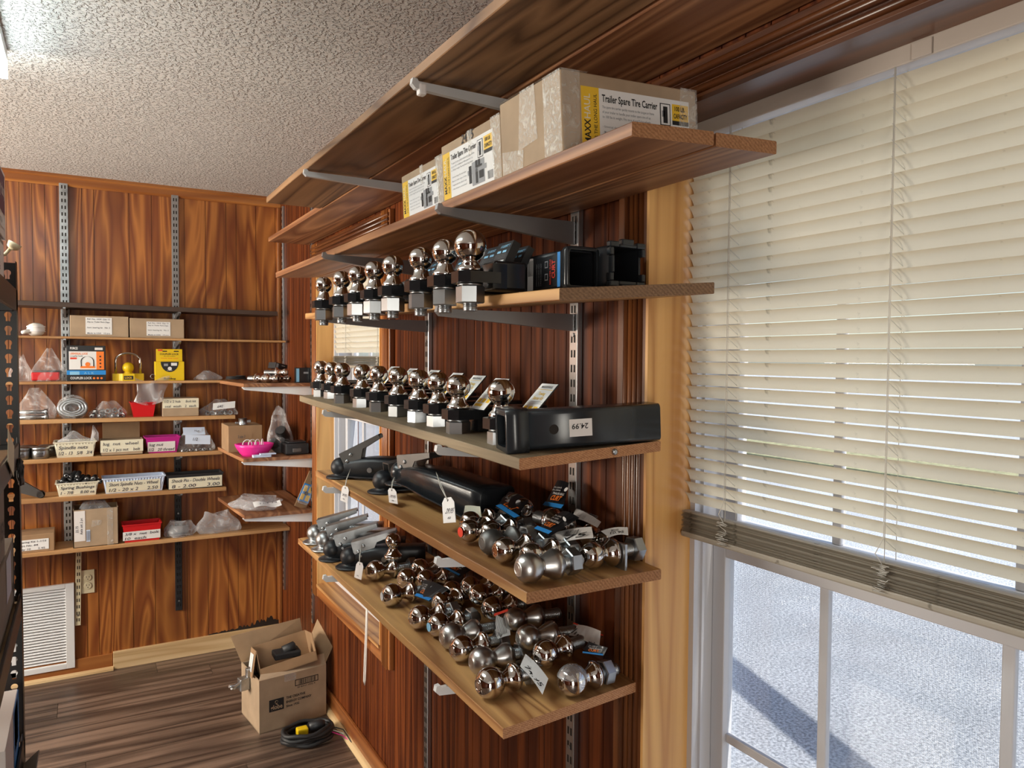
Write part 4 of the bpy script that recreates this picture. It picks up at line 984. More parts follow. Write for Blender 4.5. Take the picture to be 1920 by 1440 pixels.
# ------------------------------------------------------------------ back wall shelves
BX=dict(grp='shelves on the back wall')
def bshelf(label,x0,x1,yf,zn,zfR,t,mats,brx=()):
    """zn: top height at the x0 end, zfR: at the x1 end"""
    th=thing('wall_shelf',label,'shelf',(0,0,0))
    z=lambda x:zn+(zfR-zn)*(x-x0)/(x1-x0)
    yb=D-.016; b=.0015; secs=[]
    for i in range(9):
        x=x0+(x1-x0)*i/8; q=z(x)
        secs.append([(x,yf,q-t+b),(x,yf,q-b),(x,yf+b,q),(x,yb,q),(x,yb,q-t),(x,yf+b,q-t)])
    MB().rings(secs,0,False,True,True).build('board',mats,th)
    for bx in brx:
        zz=z(bx)-t
        MB().prism([(yb+.002,zz),(yf+.03,zz),(yf+.006,zz+.004),(yf+.004,zz-.006),(yf+.02,zz-.014),(yb+.002,zz-.040)],bx-.005,bx+.005,0,Matrix(((0,0,1,0),(1,0,0,0),(0,1,0,0),(0,0,0,1)))).build('bracket',M['bracket_d'],th)
    return z
YFR=3.93
z1=bshelf('empty dark brown shelf, the highest on the back wall',-.95,.865,YFR,1.795,1.780,.022,M['pine_dark'],(-.074,.405))
z2=bshelf('thin shelf on the back wall carrying two labelled cartons',-.95,.905,YFR,1.637,1.631,.010,M['pine_x'],(-.074,.405))
z3=bshelf('back wall shelf with the coupler locks and the yellow package',-.95,.66,YFR,1.431,1.429,.012,M['pine_x'],(-.074,.405))
z4=bshelf('back wall shelf with bags of nuts, a red bin and a coil',-.95,.655,YFR,1.266,1.254,.019,M['pine_x'],(-.074,.405))
z5=bshelf('back wall shelf with a cream basket, tins and a pink bin',-.95,.593,YFR,1.086,1.079,.019,M['pine_x'],(-.074,.405))
z6=bshelf('back wall shelf with three plastic trays in a row',-.95,.610,YFR,.914,.895,.019,M['pine_x'],(-.074,.405))
z7=bshelf('lowest back wall shelf, holding a tall carton and a red bin',-.95,.922,YFR,.666,.659,.017,M['pine_x'],())
# corner shelves on the window wall
def cshelf(label,z,xf0,xf1):
    th=thing('wall_shelf',label,'shelf',(0,0,0)); 
    vs=[(xf0,3.44),(W-.012,3.44),(W-.012,4.02),(xf1,3.96)]
    MB().prism(vs,z-.015,z).build('board',M['pine_red'],th)
    m=MB().prism([(W-.012,z-.016),(xf0+.01,z-.016),(xf0+.004,z-.012),(xf0-.004,z-.018),(xf0+.006,z-.028),(W-.012,z-.060)],3.452,3.474,0,Matrix(((1,0,0,0),(0,0,1,0),(0,1,0,0),(0,0,0,1)))); m.build('bracket',M['white'],th)
cshelf('upper corner shelf holding a cluster of small hitch balls',1.428,.610,.585)
cshelf('middle corner shelf holding a pink bowl',1.095,.607,.575)
cshelf('lower corner shelf holding flat bags and a blue yellow package',.842,.610,.575)

# ------------------------------------------------------------------ generic small goods
def carton(name,label,x0,x1,y0,y1,z,h,mat='kraft',lab=None,rz=0,opened=False,cat='box',grp=None):
    t=thing(name,label,cat,((x0+x1)/2,(y0+y1)/2,z),rz,grp); hx,hy=(x1-x0)/2,(y1-y0)/2
    if not opened: MB().box(-hx,hx,-hy,hy,0,h,0,.002).box(-hx+.002,hx-.002,-.001,.001,h-.0005,h+.0006).build('box',M[mat],t)
    else:
        k=.003; MB().box(-hx,hx,-hy,hy,0,k).box(-hx,hx,-hy,-hy+k,0,h).box(-hx,hx,hy-k,hy,0,h).box(-hx,-hx+k,-hy,hy,0,h).box(hx-k,hx,-hy,hy,0,h).build('box',M[mat],t)
    if lab:
        (u0,u1,v0,v1,lines,lm)=lab; m=MB(); a=(1,0,0); b=(0,0,1); o=(-hx+u0*2*hx,-hy,v0*h); w=(u1-u0)*2*hx; hh=(v1-v0)*h
        rectq(m,o,a,b,w,hh,0,.0012); n=len(lines)
        for i,s in enumerate(lines):
            if s: letter(m,s,Vector(o)+Vector((w*.06,0,hh*(1-(i+.85)/n))),a,b,hh/n*.5,w*min(.86,.045*len(s)+.1),1,.008,.1,.0018)
        m.build('label',[M[lm],M['pen']],t)
    return t
def wavy(m,cx,cy,z,rx,ry,h,seed,n=22,k=8,pinch=.35,mi=0):
    """lumpy bag surface: gathered at the top, slumped at the base"""
    rr=random.Random(seed); ph=[rr.uniform(0,6) for _ in range(6)]; rings=[]
    for i in range(k+1):
        f=i/k; r=(1-(1-pinch)*f**1.6)*(.86+.14*math.sin(math.pi*min(1,f*1.4)))
        ring=[]
        for j in range(n):
            a=2*math.pi*j/n; q=1+.13*math.sin(3*a+ph[0]+2*f)+.09*math.sin(5*a+ph[1]-3*f)+.06*math.sin(9*a+ph[2]+5*f)
            ring.append((cx+rx*r*q*math.cos(a),cy+ry*r*q*math.sin(a),z+h*f*(1+.12*math.sin(2*a+ph[3])*f)))
        rings.append(ring)
    m.rings(rings,mi,True,True,True); return m
def bag(label,x,y,z,rx,ry,h,seed,mat='film',pinch=.35,grp=None,rz=0):
    t=thing('plastic_bag',label,'plastic bag',(x,y,z),rz,grp)
    wavy(MB(),0,0,.001,rx,ry,h,seed,pinch=pinch).build('film',M[mat],t)
    return t
def basket(name,label,x0,x1,y0,y1,z,h,mat,lines,lm='cream',ribs=True,flare=.012,lab=(.06,.94,.12,.85),grp=None,rz=0):
    t=thing(name,label,'plastic bin',((x0+x1)/2,(y0+y1)/2,z),rz,grp); hx,hy=(x1-x0)/2,(y1-y0)/2; w=.003
    def ring(s,zz): return [(sx*(hx-s),sy*(hy-s),zz) for sx,sy in ((-1,-1),(1,-1),(1,1),(-1,1))]
    m=MB(); m.rings([ring(flare,0),ring(0,h-.004),ring(-.004,h-.004),ring(-.004,h),ring(w,h),ring(flare+w,.003)],0,False,True,True)
    m.build('tub',M[mat],t)
    if ribs:
        r=MB(); n=int((x1-x0)/.012)
        for i in range(n):
            f=(i+.5)/n*2-1; r.tube([(f*(hx-flare),-hy+flare-.0005,.008),(f*hx,-hy-.0005,h-.008)],.0016,5)
        r.build('ribs',M[mat],t,kind='stuff')
    if lines:
        u0,u1,v0,v1=lab; a=Vector((1,0,0)); b=Vector((0,-flare,h)).normalized(); o=Vector((-hx+u0*2*hx,-hy+flare*(1-v0)-.002,v0*h)); ww=(u1-u0)*2*hx; hh=(v1-v0)*h
        m=MB(); rectq(m,o,a,b,ww,hh,0,.001)
        for i,s in enumerate(lines): letter(m,s,o+a*ww*.05+b*hh*(1-(i+.85)/len(lines)),a,b,hh/len(lines)*.58,ww*min(.9,.055*len(s)+.12),1,.012,.2,.0016)
        m.build('label',[M[lm],M['pen']],t)
    return t
def hexnut(label,loc,s,rot,grp,mat='zinc'):
    if ('hn',s,mat) not in _me:
        m=MB(); rr=hexp(s,0,s*.55,ch=s*.05); r_in=s*.28
        m.rings(rr,0,False,False,False); n=6
        top=rr[-1]; bot=rr[0]; it=[(r_in*math.cos(math.pi*i/3),r_in*math.sin(math.pi*i/3),s*.55) for i in range(6)]; ib=[(a,b,0) for a,b,_ in it]
        m.rings([bot,ib,it,top],0,False,False,False); m.lathe([(s*.36,s*.55),(s*.30,s*.85),(r_in,s*.85)],10,cap0=False,cap1=False)
        _me[('hn',s,mat)]=m.mesh('lug_nut',M[mat])
    o=inst('lug_nut',_me[('hn',s,mat)],None,loc,rot); tag(o,label,'nut',grp); return o

# shelf 2: two cartons, white knob
LB=['Ref. No. 1024  Qty 12','Ship to: Trailer Parts Dept.','','Item: bearing kit   No. 2','','Made in USA   12 pcs']
carton('carton','closed flat carton with a white shipping label, next to the left standard',-.053,.184,3.94,4.10,z2(0),.097,'kraft',(.26,.71,.12,.92,LB,'paper'))
carton('carton','closed flat carton with a white label and round stamp, nearer the room corner',.189,.424,3.94,4.10,z2(.3),.093,'kraft',(.30,.74,.12,.84,LB,'paper'))
t=thing('pipe_fitting','dusty white round fitting with a short spout on the thin shelf','fitting',(-.185,3.985,z2(-.18)))
MB().lathe([(.018,0),(.030,.010),(.034,.030),(.028,.050),(.012,.058),(.004,.059)],16).build('dome',M['cord'],t)
MB().tube([(-.028,-.02,.020),(-.052,-.035,.014)],.011,8,r1=.007).build('spout',M['cord'],t)
m=MB()
for i in range(3): m.lathe([(.034+.001*i,.018+.010*i),(.037,.022+.010*i),(.034,.026+.010*i)],14,cap0=False,cap1=False)
m.build('bands',M['tagp'],t)
# shelf 3
bag('clear plastic bag with white contents beside the black rack post',-.245,3.99,z3(0),.045,.05,.11,11)
bag('clear gathered bag holding a red light, on the coupler lock shelf',-.135,4.0,z3(0),.075,.06,.135,12,pinch=.15)
t=thing('trailer_light','red trailer light lens inside the clear gathered bag','light',(-.150,3.985,z3(0)+.004))
MB().box(-.055,.055,-.025,.03,0,.038,0,.006).build('lens',M['red'],t); MB().box(-.05,.06,.03,.045,.002,.045,0,.003).build('base',M['blackplas'],t)
t=thing('lock_package','black, white and blue boxed coupler lock with a picture of the lock','package',(.010,3.975,z3(0)))
MB().box(-.078,.078,-.03,.05,0,.164,0,.002).build('box',M['blackplas'],t)
m=MB(); a=(1,0,0); b=(0,0,1); q=lambda x,z,w,h,i,l=.0008:rectq(m,(x,-.03,z),a,b,w,h,i,l)
q(-.069,.054,.140,.083,0); q(.040,.054,.031,.083,1,.0011); q(-.078,.004,.156,.046,2); q(-.078,.004,.156,.026,3,.0011)
letter(m,'FORCE',(-.064,-.03,.146),a,b,.010,.030,0,.03,0,.001); q(.034,.144,.032,.011,4)
letter(m,'UNIVERSAL LOCK',(-.064,-.03,.122),a,b,.009,.070,1,.02,0,.0014); letter(m,'coupler lock',(-.064,-.03,.113),a,b,.006,.05,3,.01,0,.0014); q(-.064,.101,.026,.008,5,.0014)
pts=[(-.020,.068)]+[(.004+.025*math.cos(R(180-15*i)),.092+.022*math.sin(R(180-15*i))) for i in range(13)]+[(.029,.068)]
for (x0,zz0),(x1,zz1) in zip(pts,pts[1:]): m.add([(x0-.002,-.0317,zz0),(x0+.002,-.0317,zz0),(x1+.002,-.0317,zz1),(x1-.002,-.0317,zz1)],[(0,1,2,3)],3)
m.lathe([(.010,0),(.010,-.0003)],16,1,axis='Y',M=Matrix.Translation((.005,-.0314,.078))); q(-.024,.060,.058,.010,1,.0016)
q(-.066,.030,.038,.015,6,.0014); letter(m,'A L K',(-.01,-.03,.033),a,b,.010,.04,6,.01,0,.0014); letter(m,'COUPLER LOCK',(-.064,-.03,.010),a,b,.010,.085,0,.02,0,.0014)
for x in (.03,.045,.06): m.lathe([(.005,0),(.005,-.0003)],10,1,axis='Y',M=Matrix.Translation((x,-.0316,.014)))
for i in range(4): m.lathe([(.004,0),(.004,-.0003)],6,3,axis='Y',M=Matrix.Translation((.056,-.0316,.066+.016*i)))
m.build('printed_face',[M['paper'],M['orange'],M['blue'],M['ink'],M['tagp'],M['redp'],M['lblue']],t)
t=thing('coupler_lock','yellow coupler lock with a steel shackle and round yellow ball','coupler lock',(.182,3.985,z3(.18)))
MB().prism([(-.066,-.018),(-.040,-.024),(-.025,-.032),(.025,-.032),(.040,-.024),(.066,-.018),(.066,.018),(-.066,.018)],.0,.034).build('lock_bar',M['yel'],t)
MB().lathe([(.020,.034),(.016,.042)]+ball_prof(.0255,.062,14,.004,.015),20).build('lock_ball',M['yel'],t)
MB().tube([(-.052,0,.03),(-.052,0,.090)]+[(-.052+.052*(1-math.cos(R(i*15))),0,.095+.036*math.sin(R(i*15))) for i in range(1,12)]+[(.052,0,.090),(.052,0,.03)],.0058,10).build('shackle',M['chrome'],t)
m=MB(); rectq(m,(-.020,-.032,.006),(1,0,0),(0,0,1),.040,.018,0,.0006); letter(m,'LOCK',(-.015,-.032,.011),(1,0,0),(0,0,1),.008,.03,1,.02,0,.001); m.build('name_plate',[M['ink'],M['yellow']],t)
t=thing('hanging_package','yellow carded package with a black semicircle window','package',(.360,3.975,z3(.36)))
MB().box(-.065,.065,-.02,.03,0,.092,0,.002).build('box',M['yel'],t); MB().box(-.058,.058,-.003,0,.092,.152,0,.0008).build('header_card',M['yel'],t)
m=MB(); vs=[(-.040+.040+.040*math.cos(R(180+15*i)),-.0207,.091+.050*math.sin(R(180+15*i))) for i in range(13)]; m.add(vs,[tuple(range(13))],0)
m.lathe([(.009,0),(.009,-.0004)],14,1,axis='Y',M=Matrix.Translation((0,-.0209,.058))); rectq(m,(-.026,-.02,.070),(1,0,0),(0,0,1),.018,.012,2,.0011); rectq(m,(.006,-.02,.072),(1,0,0),(0,0,1),.026,.014,1,.0011)
letter(m,'Bulldog',(-.026,-.02,.006),(1,0,0),(0,0,1),.008,.052,0,.02,0,.001); letter(m,'LOCK',(-.012,-.02,.0475),(1,0,0),(0,0,1),.004,.024,1,.01,0,.0014)
letter(m,'COUPLER LOCK',(-.042,-.003,.124),(1,0,0),(0,0,1),.008,.084,0,.02,0,.001); letter(m,'fits most couplers',(-.024,-.003,.116),(1,0,0),(0,0,1),.004,.05,0,.01,0,.001); letter(m,'heavy duty steel',(-.036,-.003,.106),(1,0,0),(0,0,1),.004,.074,3,.01,0,.001)
rectq(m,(-.050,-.003,.143),(1,0,0),(0,0,1),.02,.007,3,.001); rectq(m,(-.03,-.003,.139),(1,0,0),(0,0,1),.02,.005,0,.001); rectq(m,(.02,-.003,.139),(1,0,0),(0,0,1),.022,.005,0,.001)
m.build('printed_face',[M['ink'],M['paper'],M['grey'],M['redp']],t)
bag('dark flat bag near the corner end of the coupler lock shelf',.535,4.0,z3(.5),.07,.05,.042,14,'film2')
t=thing('cable_bundle','thin dark cable bundle lying where the back shelf meets the corner shelf','cable',(.655,3.90,1.430))
rr=random.Random(8)
MB().tube([(.05*math.cos(i*.7)*(1-.004*i),.03*math.sin(i*.7),.004+.0006*i) for i in range(30)],.0026,6).build('cable',M['rubber'],t)
# shelf 4
bag('clear bag with long bolts at the rack end of its shelf',-.195,4.0,z4(-.2),.085,.06,.125,21,pinch=.32)
for i,(yy,zz) in enumerate(((3.955,.012),(3.985,.012),(3.97,.034))):
    t=thing('steel_bolt','long zinc pin with an open eye end lying in the clear bag, %s of three'%('nearest','rear','topmost')[i],'bolt',(-.255,yy,z4(0)+zz))
    MB().tube([(0,0,0),(.10,0,0)],.009,10).build('rod',M['zinc'],t); MB().lathe([(.013,.098),(.013,.112),(.008,.112),(.008,.106)],12,axis='X',cap1=True).build('eye',M['zinc'],t)
t=thing('chain_coil','round coil of bright chain packed in clear film','chain',(-.048,3.99,z4(0)+.046),rx=R(78))
for k in range(3):
    for j in range(3): MB().tube([((.050-.011*j)*1.12*math.cos(R(i*15)),(.050-.011*j)*.8*math.sin(R(i*15)),-.018+.016*k) for i in range(24)],.0062,7,closed=True).build('chain_turn',M['zinc'],t)
MB().lathe([(.020,-.02),(.056,-.028),(.064,0),(.056,.028),(.02,.03)],20).build('film',M['film'],t)
bag('clear bag full of zinc lug nuts',.098,3.995,z4(.1),.078,.05,.068,22,pinch=.5)
rr=random.Random(12)
for i in range(11):
    r_,c_=divmod(i,6)
    hexnut('zinc lug nut in the clear bag on the back wall shelf',(.035+.025*c_+.012*r_,3.965+.02*rr.random(),z4(.1)+.009+.021*r_),.022,(R(90)+rr.uniform(-.5,.5),rr.uniform(-1,1),rr.uniform(-.6,.6)),'zinc lug nuts in the clear bag')
basket('parts_bin','small red parts bin with dark parts in it',.191,.296,3.945,4.07,z4(.2),.070,'red',None,ribs=False,flare=.010)
rr=random.Random(14)
for i in range(7): hexnut('small dark fitting in the red parts bin',(.212+.011*i,3.965+.02*(i%3),z4(.2)+.058+.006*(i%2)),.018,(rr.uniform(0,2),rr.uniform(0,2),0),'dark fittings in the red parts bin','raw')
t=thing('plastic_bag','empty cloudy bag draped over the shelf edge above the red bin','plastic bag',(.262,3.938,z4(.2)+.075))
m=MB(); rows=[]
for i in range(9):
    f=i/8; rows.append([(-.060+.14*(j/10)+(.018*math.sin(3*f+j*.5) if j in (0,10) else 0),-.012*math.sin(f*3+j*.9)-.004*math.sin(j*2.3),.115*f-.020*math.sin(j*.35)) for j in range(11)])
m.rings(rows,0,True,False,False,False); m.rings([[(x,y+.006,z) for x,y,z in r] for r in rows],0,True,False,False,False); m.build('film',M['film2'],t)
MB().tube([(.022+.010*math.cos(R(i*40)),-.002,.118+.010*math.sin(R(i*40))) for i in range(9)],.0014,5).build('wire_tie',M['galv'],t)
t=carton('carton','small carton with a cream label folded over its top edge',.325,.487,3.94,4.06,z4(.4),.088,'kraft',(.0,1.0,.46,.98,['1/2 x 2 hub     Bolt kit','seal  wash   2  each'],'cream'))
t=bag('clear bag with zinc fittings and a white paper slip, long tail drooping',.590,3.985,z4(.6),.095,.05,.07,24,pinch=.4)
m=MB(); rectq(m,(-.04,-.052,.028),(1,0,.08),(.1,.3,1),.105,.034,0); letter(m,'#42',(-.02,-.050,.038),(1,0,.08),(.1,.3,1),.012,None,1,.01,.2,.002); m.build('paper_slip',[M['paper'],M['pen']],t)
rr=random.Random(16)
for i in range(6): hexnut('zinc fitting inside the long tailed clear bag',(.530+.022*i,3.968+.012*(i%2),z4(.6)+.008),.022,(R(80)+rr.uniform(-.4,.4),rr.uniform(-1,1),0),'zinc fittings in the long tailed bag')
# shelf 5
def tin(label,x,y,z):
    t=thing('round_tin',label,'tin',(x,y,z),0,'round grease tins')
    MB().lathe([(.033,0),(.035,.001),(.035,.036),(.034,.038)],24).build('can',M['zinc'],t)
    MB().lathe([(.0362,.037),(.0362,.050),(.034,.053),(.0,.0532)],24,cap1=False).build('lid',M['galv'],t)
    m=MB()
    for i,s in enumerate(('GREASE','wheel bearing')):
        vs,fs,x0,x1=text_mesh(s,.01); k=.008 if i==0 else .005
        m.add([(.0356*math.sin((v.x-(x0+x1)/2)*k/.0356),-.0356*math.cos((v.x-(x0+x1)/2)*k/.0356),.022-.010*i+v.y*k) for v in vs],fs)
    m.build('lettering',M['ink'],t)
tin('low round metal tin in front, half hidden by the rack post',-.248,3.970,z5(-.2)); tin('low round metal tin in front, beside the cream basket',-.176,3.970,z5(-.2))
tin('low round tin behind the one next to the rack post',-.225,4.045,z5(-.2)); tin('low round tin behind the one next to the cream basket',-.150,4.045,z5(-.2))
basket('parts_basket','cream basket full of crumpled plastic wrap',-.122,.044,3.945,4.07,z5(0),.072,'basket',['Spindle nuts','1/2 - 13   5/8   3/4'])
bag('crumpled clear wrap spilling out of the cream basket',-.045,3.995,z5(0)+.050,.075,.045,.060,31,'film2',pinch=.25)
m=MB(); t=thing('plastic_bag','pointed twist of clear film standing at the basket corner','plastic bag',(.040,3.975,z5(0)+.066)); m.rings([[(-.02,0,0),(.015,-.004,0),(.018,.01,.0)],[(-.012,0,.04),(.016,-.003,.04),(.012,.008,.04)],[(-.008,0,.075),(-.004,-.001,.076),(-.006,.003,.075)]],0,True); m.build('film',M['film2'],t)
t=carton('carton','open carton with raised lid and cream handwritten label',.062,.240,3.945,4.06,z5(.15),.072,'kraft',(.0,1.0,.22,1.0,['lug  nut   wheel','1/2 x 1 pcs nut    bolt'],'cream'),opened=True)
MB().box(-.078,.082,.050,.0535,.070,.147,0,.001).build('lid',M['kraft_in'],t)
basket('parts_bin','bright pink bin with a pale label',.251,.401,3.945,4.06,z5(.3),.078,'magenta',['lug nut','1/2   20 thread'],'tagp',ribs=False,flare=.014,lab=(.06,.86,.10,.72))
t=bag('clear bag of small zinc nuts with two folded paper labels on it',.478,3.99,z5(.45),.090,.05,.105,33,pinch=.55)
m=MB(); rectq(m,(-.055,-.055,.040),(1,0,-.06),(.05,.2,1),.115,.045,0); letter(m,'1/2',(-.02,-.053,.055),(1,0,-.06),(.05,.2,1),.014,None,1,.01,.2,.002); rectq(m,(-.06,-.035,.082),(1,0,-.02),(0,.8,1),.10,.045,0); letter(m,'Nut',(-.01,-.033,.096),(1,0,-.02),(0,.8,1),.010,None,1,.01,.2,.002); m.build('paper_label',[M['bluewhite'],M['pen']],t)
for i in range(9): hexnut('small zinc nut in the bag with folded paper labels',(.415+.016*i,3.955+.006*(i%2),z5(.45)+.006),.015,(R(80)+rr.uniform(-.4,.4),rr.uniform(-1,1),0),'small zinc nuts in the labelled bag')
# shelf 6
t=thing('winch_handle','black and grey lever arm with a round eye poking past the rack post','handle',(-.175,3.965,z6(-.2)))
MB().prism([(-.09,.060),(-.06,.072),(.006,.022),(.012,.004),(-.004,-.004),(-.09,.030)],-.010,.012,0,Matrix(((1,0,0,0),(0,0,1,0),(0,1,0,.004),(0,0,0,1)))).build('arm',M['raw'],t)
MB().lathe([(.016,-.014),(.016,.016),(.008,.016),(.008,-.014)],16,axis='Y',cap0=False,cap1=False,M=Matrix.Translation((0,0,.016))).build('eye',M['blackplas'],t)
basket('parts_basket','cream basket heaped with black bushings',-.117,.052,3.945,4.06,z6(0),.064,'basket',['Spring Bushings','1 - 7/8     8.00 ea'])
rr=random.Random(22); k=0
for r_,row in enumerate((7,6,3)):
    for c_ in range(row):
        o=thing('bushing','black rubber bushing with a steel sleeve, heaped in the cream basket','bushing',(-.100+.024*c_+.012*r_+rr.uniform(-.004,.004),3.965+.03*rr.random(),z6(0)+.058+.018*r_),rr.uniform(-.9,.9),'black bushings in the cream basket',rx=R(90)+rr.uniform(-.5,.5))
        if 'bush' not in _me: _me['bush']=MB().lathe([(.011,-.02),(.012,-.018),(.012,.018),(.011,.02)],12).mesh('rubber',M['rubber']); _me['bsl']=MB().lathe([(.0055,.021),(.0078,.021),(.0078,-.021),(.0055,-.021)],12,cap0=False,cap1=False).mesh('sleeve',M['zinc'])
        inst('rubber',_me['bush'],o); inst('sleeve',_me['bsl'],o)
basket('parts_basket','long pale blue basket with a cream label strip',.070,.333,3.945,4.06,z6(.2),.074,'bluewhite',['Short Spindle Nuts - Wheel','1/2 - 20 x 2     2.50'],lab=(.05,.92,.08,.80),grp=None)
basket('parts_tray','long black tray with a cream handwritten strip',.342,.598,3.945,4.06,z6(.45),.072,'blackplas',['Shock Pin - Double Wheels','8 - 2.00     3.00'],ribs=False,lab=(.03,.98,.06,.82),flare=.006)
# shelf 7
carton('carton','low brown carton with a white label behind the rack post',-.28,-.126,3.945,4.09,z7(-.2),.080,'kraft2',(.06,.86,.14,.74,['Bearing Kit 1-1/16','Part No. 84','Qty 10      5.95'],'paper'))
t=carton('carton','tall carton with bagged goods bulging from the top',-.052,.132,3.945,4.09,z7(0),.175,'kraft',None,opened=True)
m=MB(); rectq(m,(-.088,-.0725,.03),(1,0,0),(0,0,1),.044,.140,0,.001); letter(m,'22.75',(-.072,-.0725,.07),(0,0,1),(-1,0,0),.010,None,1,.01,.1,.0016); letter(m,'Axle set 2 pc',(-.055,-.0725,.06),(0,0,1),(-1,0,0),.010,None,1,.01,.1,.0016); rectq(m,(-.04,-.0725,.025),(1,0,0),(0,0,1),.016,.055,2,.001)
for i in range(5): rectq(m,(-.039+.003*i,-.0725,.03),(1,0,0),(0,0,1),.0012,.045,1,.0014)
m.build('label',[M['tagp'],M['pen'],M['bluewhite']],t)
tapeq(t,[[(.045,-.0735,0),(.07,-.0735,0),(.07,-.0735,.175),(.045,-.0735,.175)],[(-.02,-.0738,.09),(.02,-.0738,.10),(.025,-.0738,.12),(-.015,-.0738,.125)]])
bag('clear bag with grey goods stuffed in the tall carton top',.040,4.015,z7(0)+.120,.080,.060,.085,41,'film2',pinch=.6)
basket('parts_bin','red bin with a white handwritten label on the lowest back shelf',.150,.314,3.945,4.05,z7(.2),.085,'red',['3/8 x  nut  bolt','10  each'],'paper',ribs=False,lab=(.0,.98,.12,.62),flare=.008)
bag('flat bag of grey parts next to the red bin',.400,3.995,z7(.4),.078,.055,.068,43,'film2',pinch=.7)
t=thing('metal_bracket','grey folded metal part inside the flat bag beside the red bin','bracket',(.395,3.99,z7(.4)+.004)); MB().box(-.05,.05,-.02,.03,0,.004).box(-.05,.05,.026,.03,0,.04).box(-.05,-.046,-.02,.03,0,.03).build('plate',M['galv'],t)
bag('big cloudy empty bag at the corner end of the lowest back shelf',.580,4.005,z7(.6),.105,.060,.095,44,'film2',pinch=.6)

# ------------------------------------------------------------------ goods on the corner shelves
for i in range(6):
    t=thing('hitch_ball','small chrome hitch ball on the upper corner shelf, %s counting toward the corner wall'%ordn[i],'hitch ball',(.715+.023*i,3.535-.012*(i%3)+.05*(i%2),1.428+.019+(.028 if i==4 else 0)),2.2+.15*i,'small hitch balls on the upper corner shelf')
    loose_mesh(.0185,'chrome'); inst('ball',_me[('loose',.0185,'chrome')][0],t); inst('threaded_shank',_me[('shank',.0185,'chrome')],t)
def black_pack(label,loc,s,rz,stripe,ry=0):
    t=thing('carded_package',label,'package',loc,rz,ry=ry); MB().box(-s[0]/2,s[0]/2,-s[1]/2,s[1]/2,0,s[2],0,.001).build('card',M['card_black'],t)
    m=MB(); rectq(m,(-s[0]/2+.004,-s[1]/2,0.004),(1,0,0),(0,0,1),s[0]*.18,s[2]-.008,0); rectq(m,(0,-s[1]/2,s[2]*.6),(1,0,0),(0,0,1),s[0]*.3,s[2]*.12,1); m.build('printed_face',[M[stripe],M['grey']],t)
black_pack('black package with a blue stripe at the end of the upper corner shelf',(.885,3.50,1.428),(.075,.02,.070),0,'lblue')
black_pack('black package lying on the small chrome ball cluster',(.790,3.60,1.488),(.07,.05,.028),.5,'grey',.2)
carton('carton','brown carton with clamps on top at the back of the middle corner shelf',.585,.740,3.70,3.90,1.095,.125,'kraft2',(.25,.7,.5,.72,['5 size 3'],'kraft2'))
t=thing('hose_clamp','bright round hose clamp on the brown corner carton','clamp',(.660,3.75,1.2212)); MB().lathe([(.020,0),(.020,.030),(.017,.030),(.017,0)],18,cap0=False,cap1=False).build('band',M['zinc'],t); MB().box(.016,.036,-.008,.008,.008,.022,0,.002).box(-.036,-.016,-.008,.008,.004,.014,0,.002).build('screw_housing',M['zinc'],t)
t=thing('ribbed_bowl','bright pink ribbed bowl with white loops inside','bowl',(.672,3.535,1.095))
n=40; rr=[]
for (r,z) in ((.050,0),(.060,.012),(.078,.040),(.084,.056),(.080,.056),(.066,.036),(.048,.006)): rr.append([(r*(1+.035*math.cos(20*2*math.pi*j/n))*math.cos(2*math.pi*j/n),.82*r*(1+.035*math.cos(20*2*math.pi*j/n))*math.sin(2*math.pi*j/n),z) for j in range(n)])
MB().rings(rr,0,True).build('bowl',M['pink'],t)
for k in range(4): 
    o=thing('cable_tie','white plastic loop standing in the pink bowl, %s toward the black case'%ordn[k],'cable tie',(.640+.022*k,3.53,1.138),.4*k,'white loops in the pink bowl'); MB().tube([(.020*math.cos(R(i*20)),0,.010+.022*math.sin(R(i*20))) for i in range(18)],.0022,6,closed=True).build('loop',M['white'],o)
bag('tall dark clear bag with metal sleeves on the middle corner shelf',.800,3.62,1.095,.060,.05,.195,51,'film',pinch=.6)
for i,(xx,zz,a) in enumerate(((.785,.030,.4),(.815,.085,.9))):
    t=thing('metal_sleeve','grey metal sleeve in the tall dark bag, %s one'%('lower','upper')[i],'sleeve',(xx,3.60,1.095+zz),a,ry=.7); MB().lathe([(.026,-.035),(.026,.035),(.022,.035),(.022,-.035)],18,cap0=False,cap1=False,axis='X').build('tube',M['raw'],t)
t=thing('tool_case','black molded case at the near end of the middle corner shelf','case',(.860,3.515,1.096)); MB().box(-.062,.045,-.04,.06,0,.052,0,.006).box(-.05,.035,-.03,.05,.052,.060,0,.004).build('case',M['blackplas'],t); MB().box(-.03,.01,-.044,-.038,.012,.03,0,.002).build('latch',M['raw'],t)
t=thing('paper_packet','small folded white packet in front of the pink bowl','packet',(.700,3.465,1.0953)); MB().box(-.050,.030,-.014,.012,0,.012,0,.002).box(-.02,.05,-.02,.006,.012,.018,0,.002).build('packet',M['bluewhite'],t)
bag('flat clear bag of hardware covering the lower corner shelf',.700,3.63,.842,.115,.135,.045,52,'film2',pinch=.75)
t=thing('paper_slip','white handwritten paper slip lying on the flat hardware bag','paper',(.715,3.47,.868)); m=MB(); rr=[]
for i in range(9): rr.append([(-.060+.015*i,-.018,.004+.006*math.sin(i*.8)),(-.060+.015*i,.026,.018+.006*math.sin(i*.8+.5))])
m.rings(rr,0,True,False,False,False); letter(m,'1 1/4  3/8',(-.035,-.010,.012),(1,0,0),(0,.9,.3),.014,None,1,.01,.2,.004); m.build('paper',[M['paper'],M['pen']],t)
t=thing('hanging_package','blue and yellow carded package leaning against the window wall corner','package',(.868,3.50,.843),0,ry=.42)
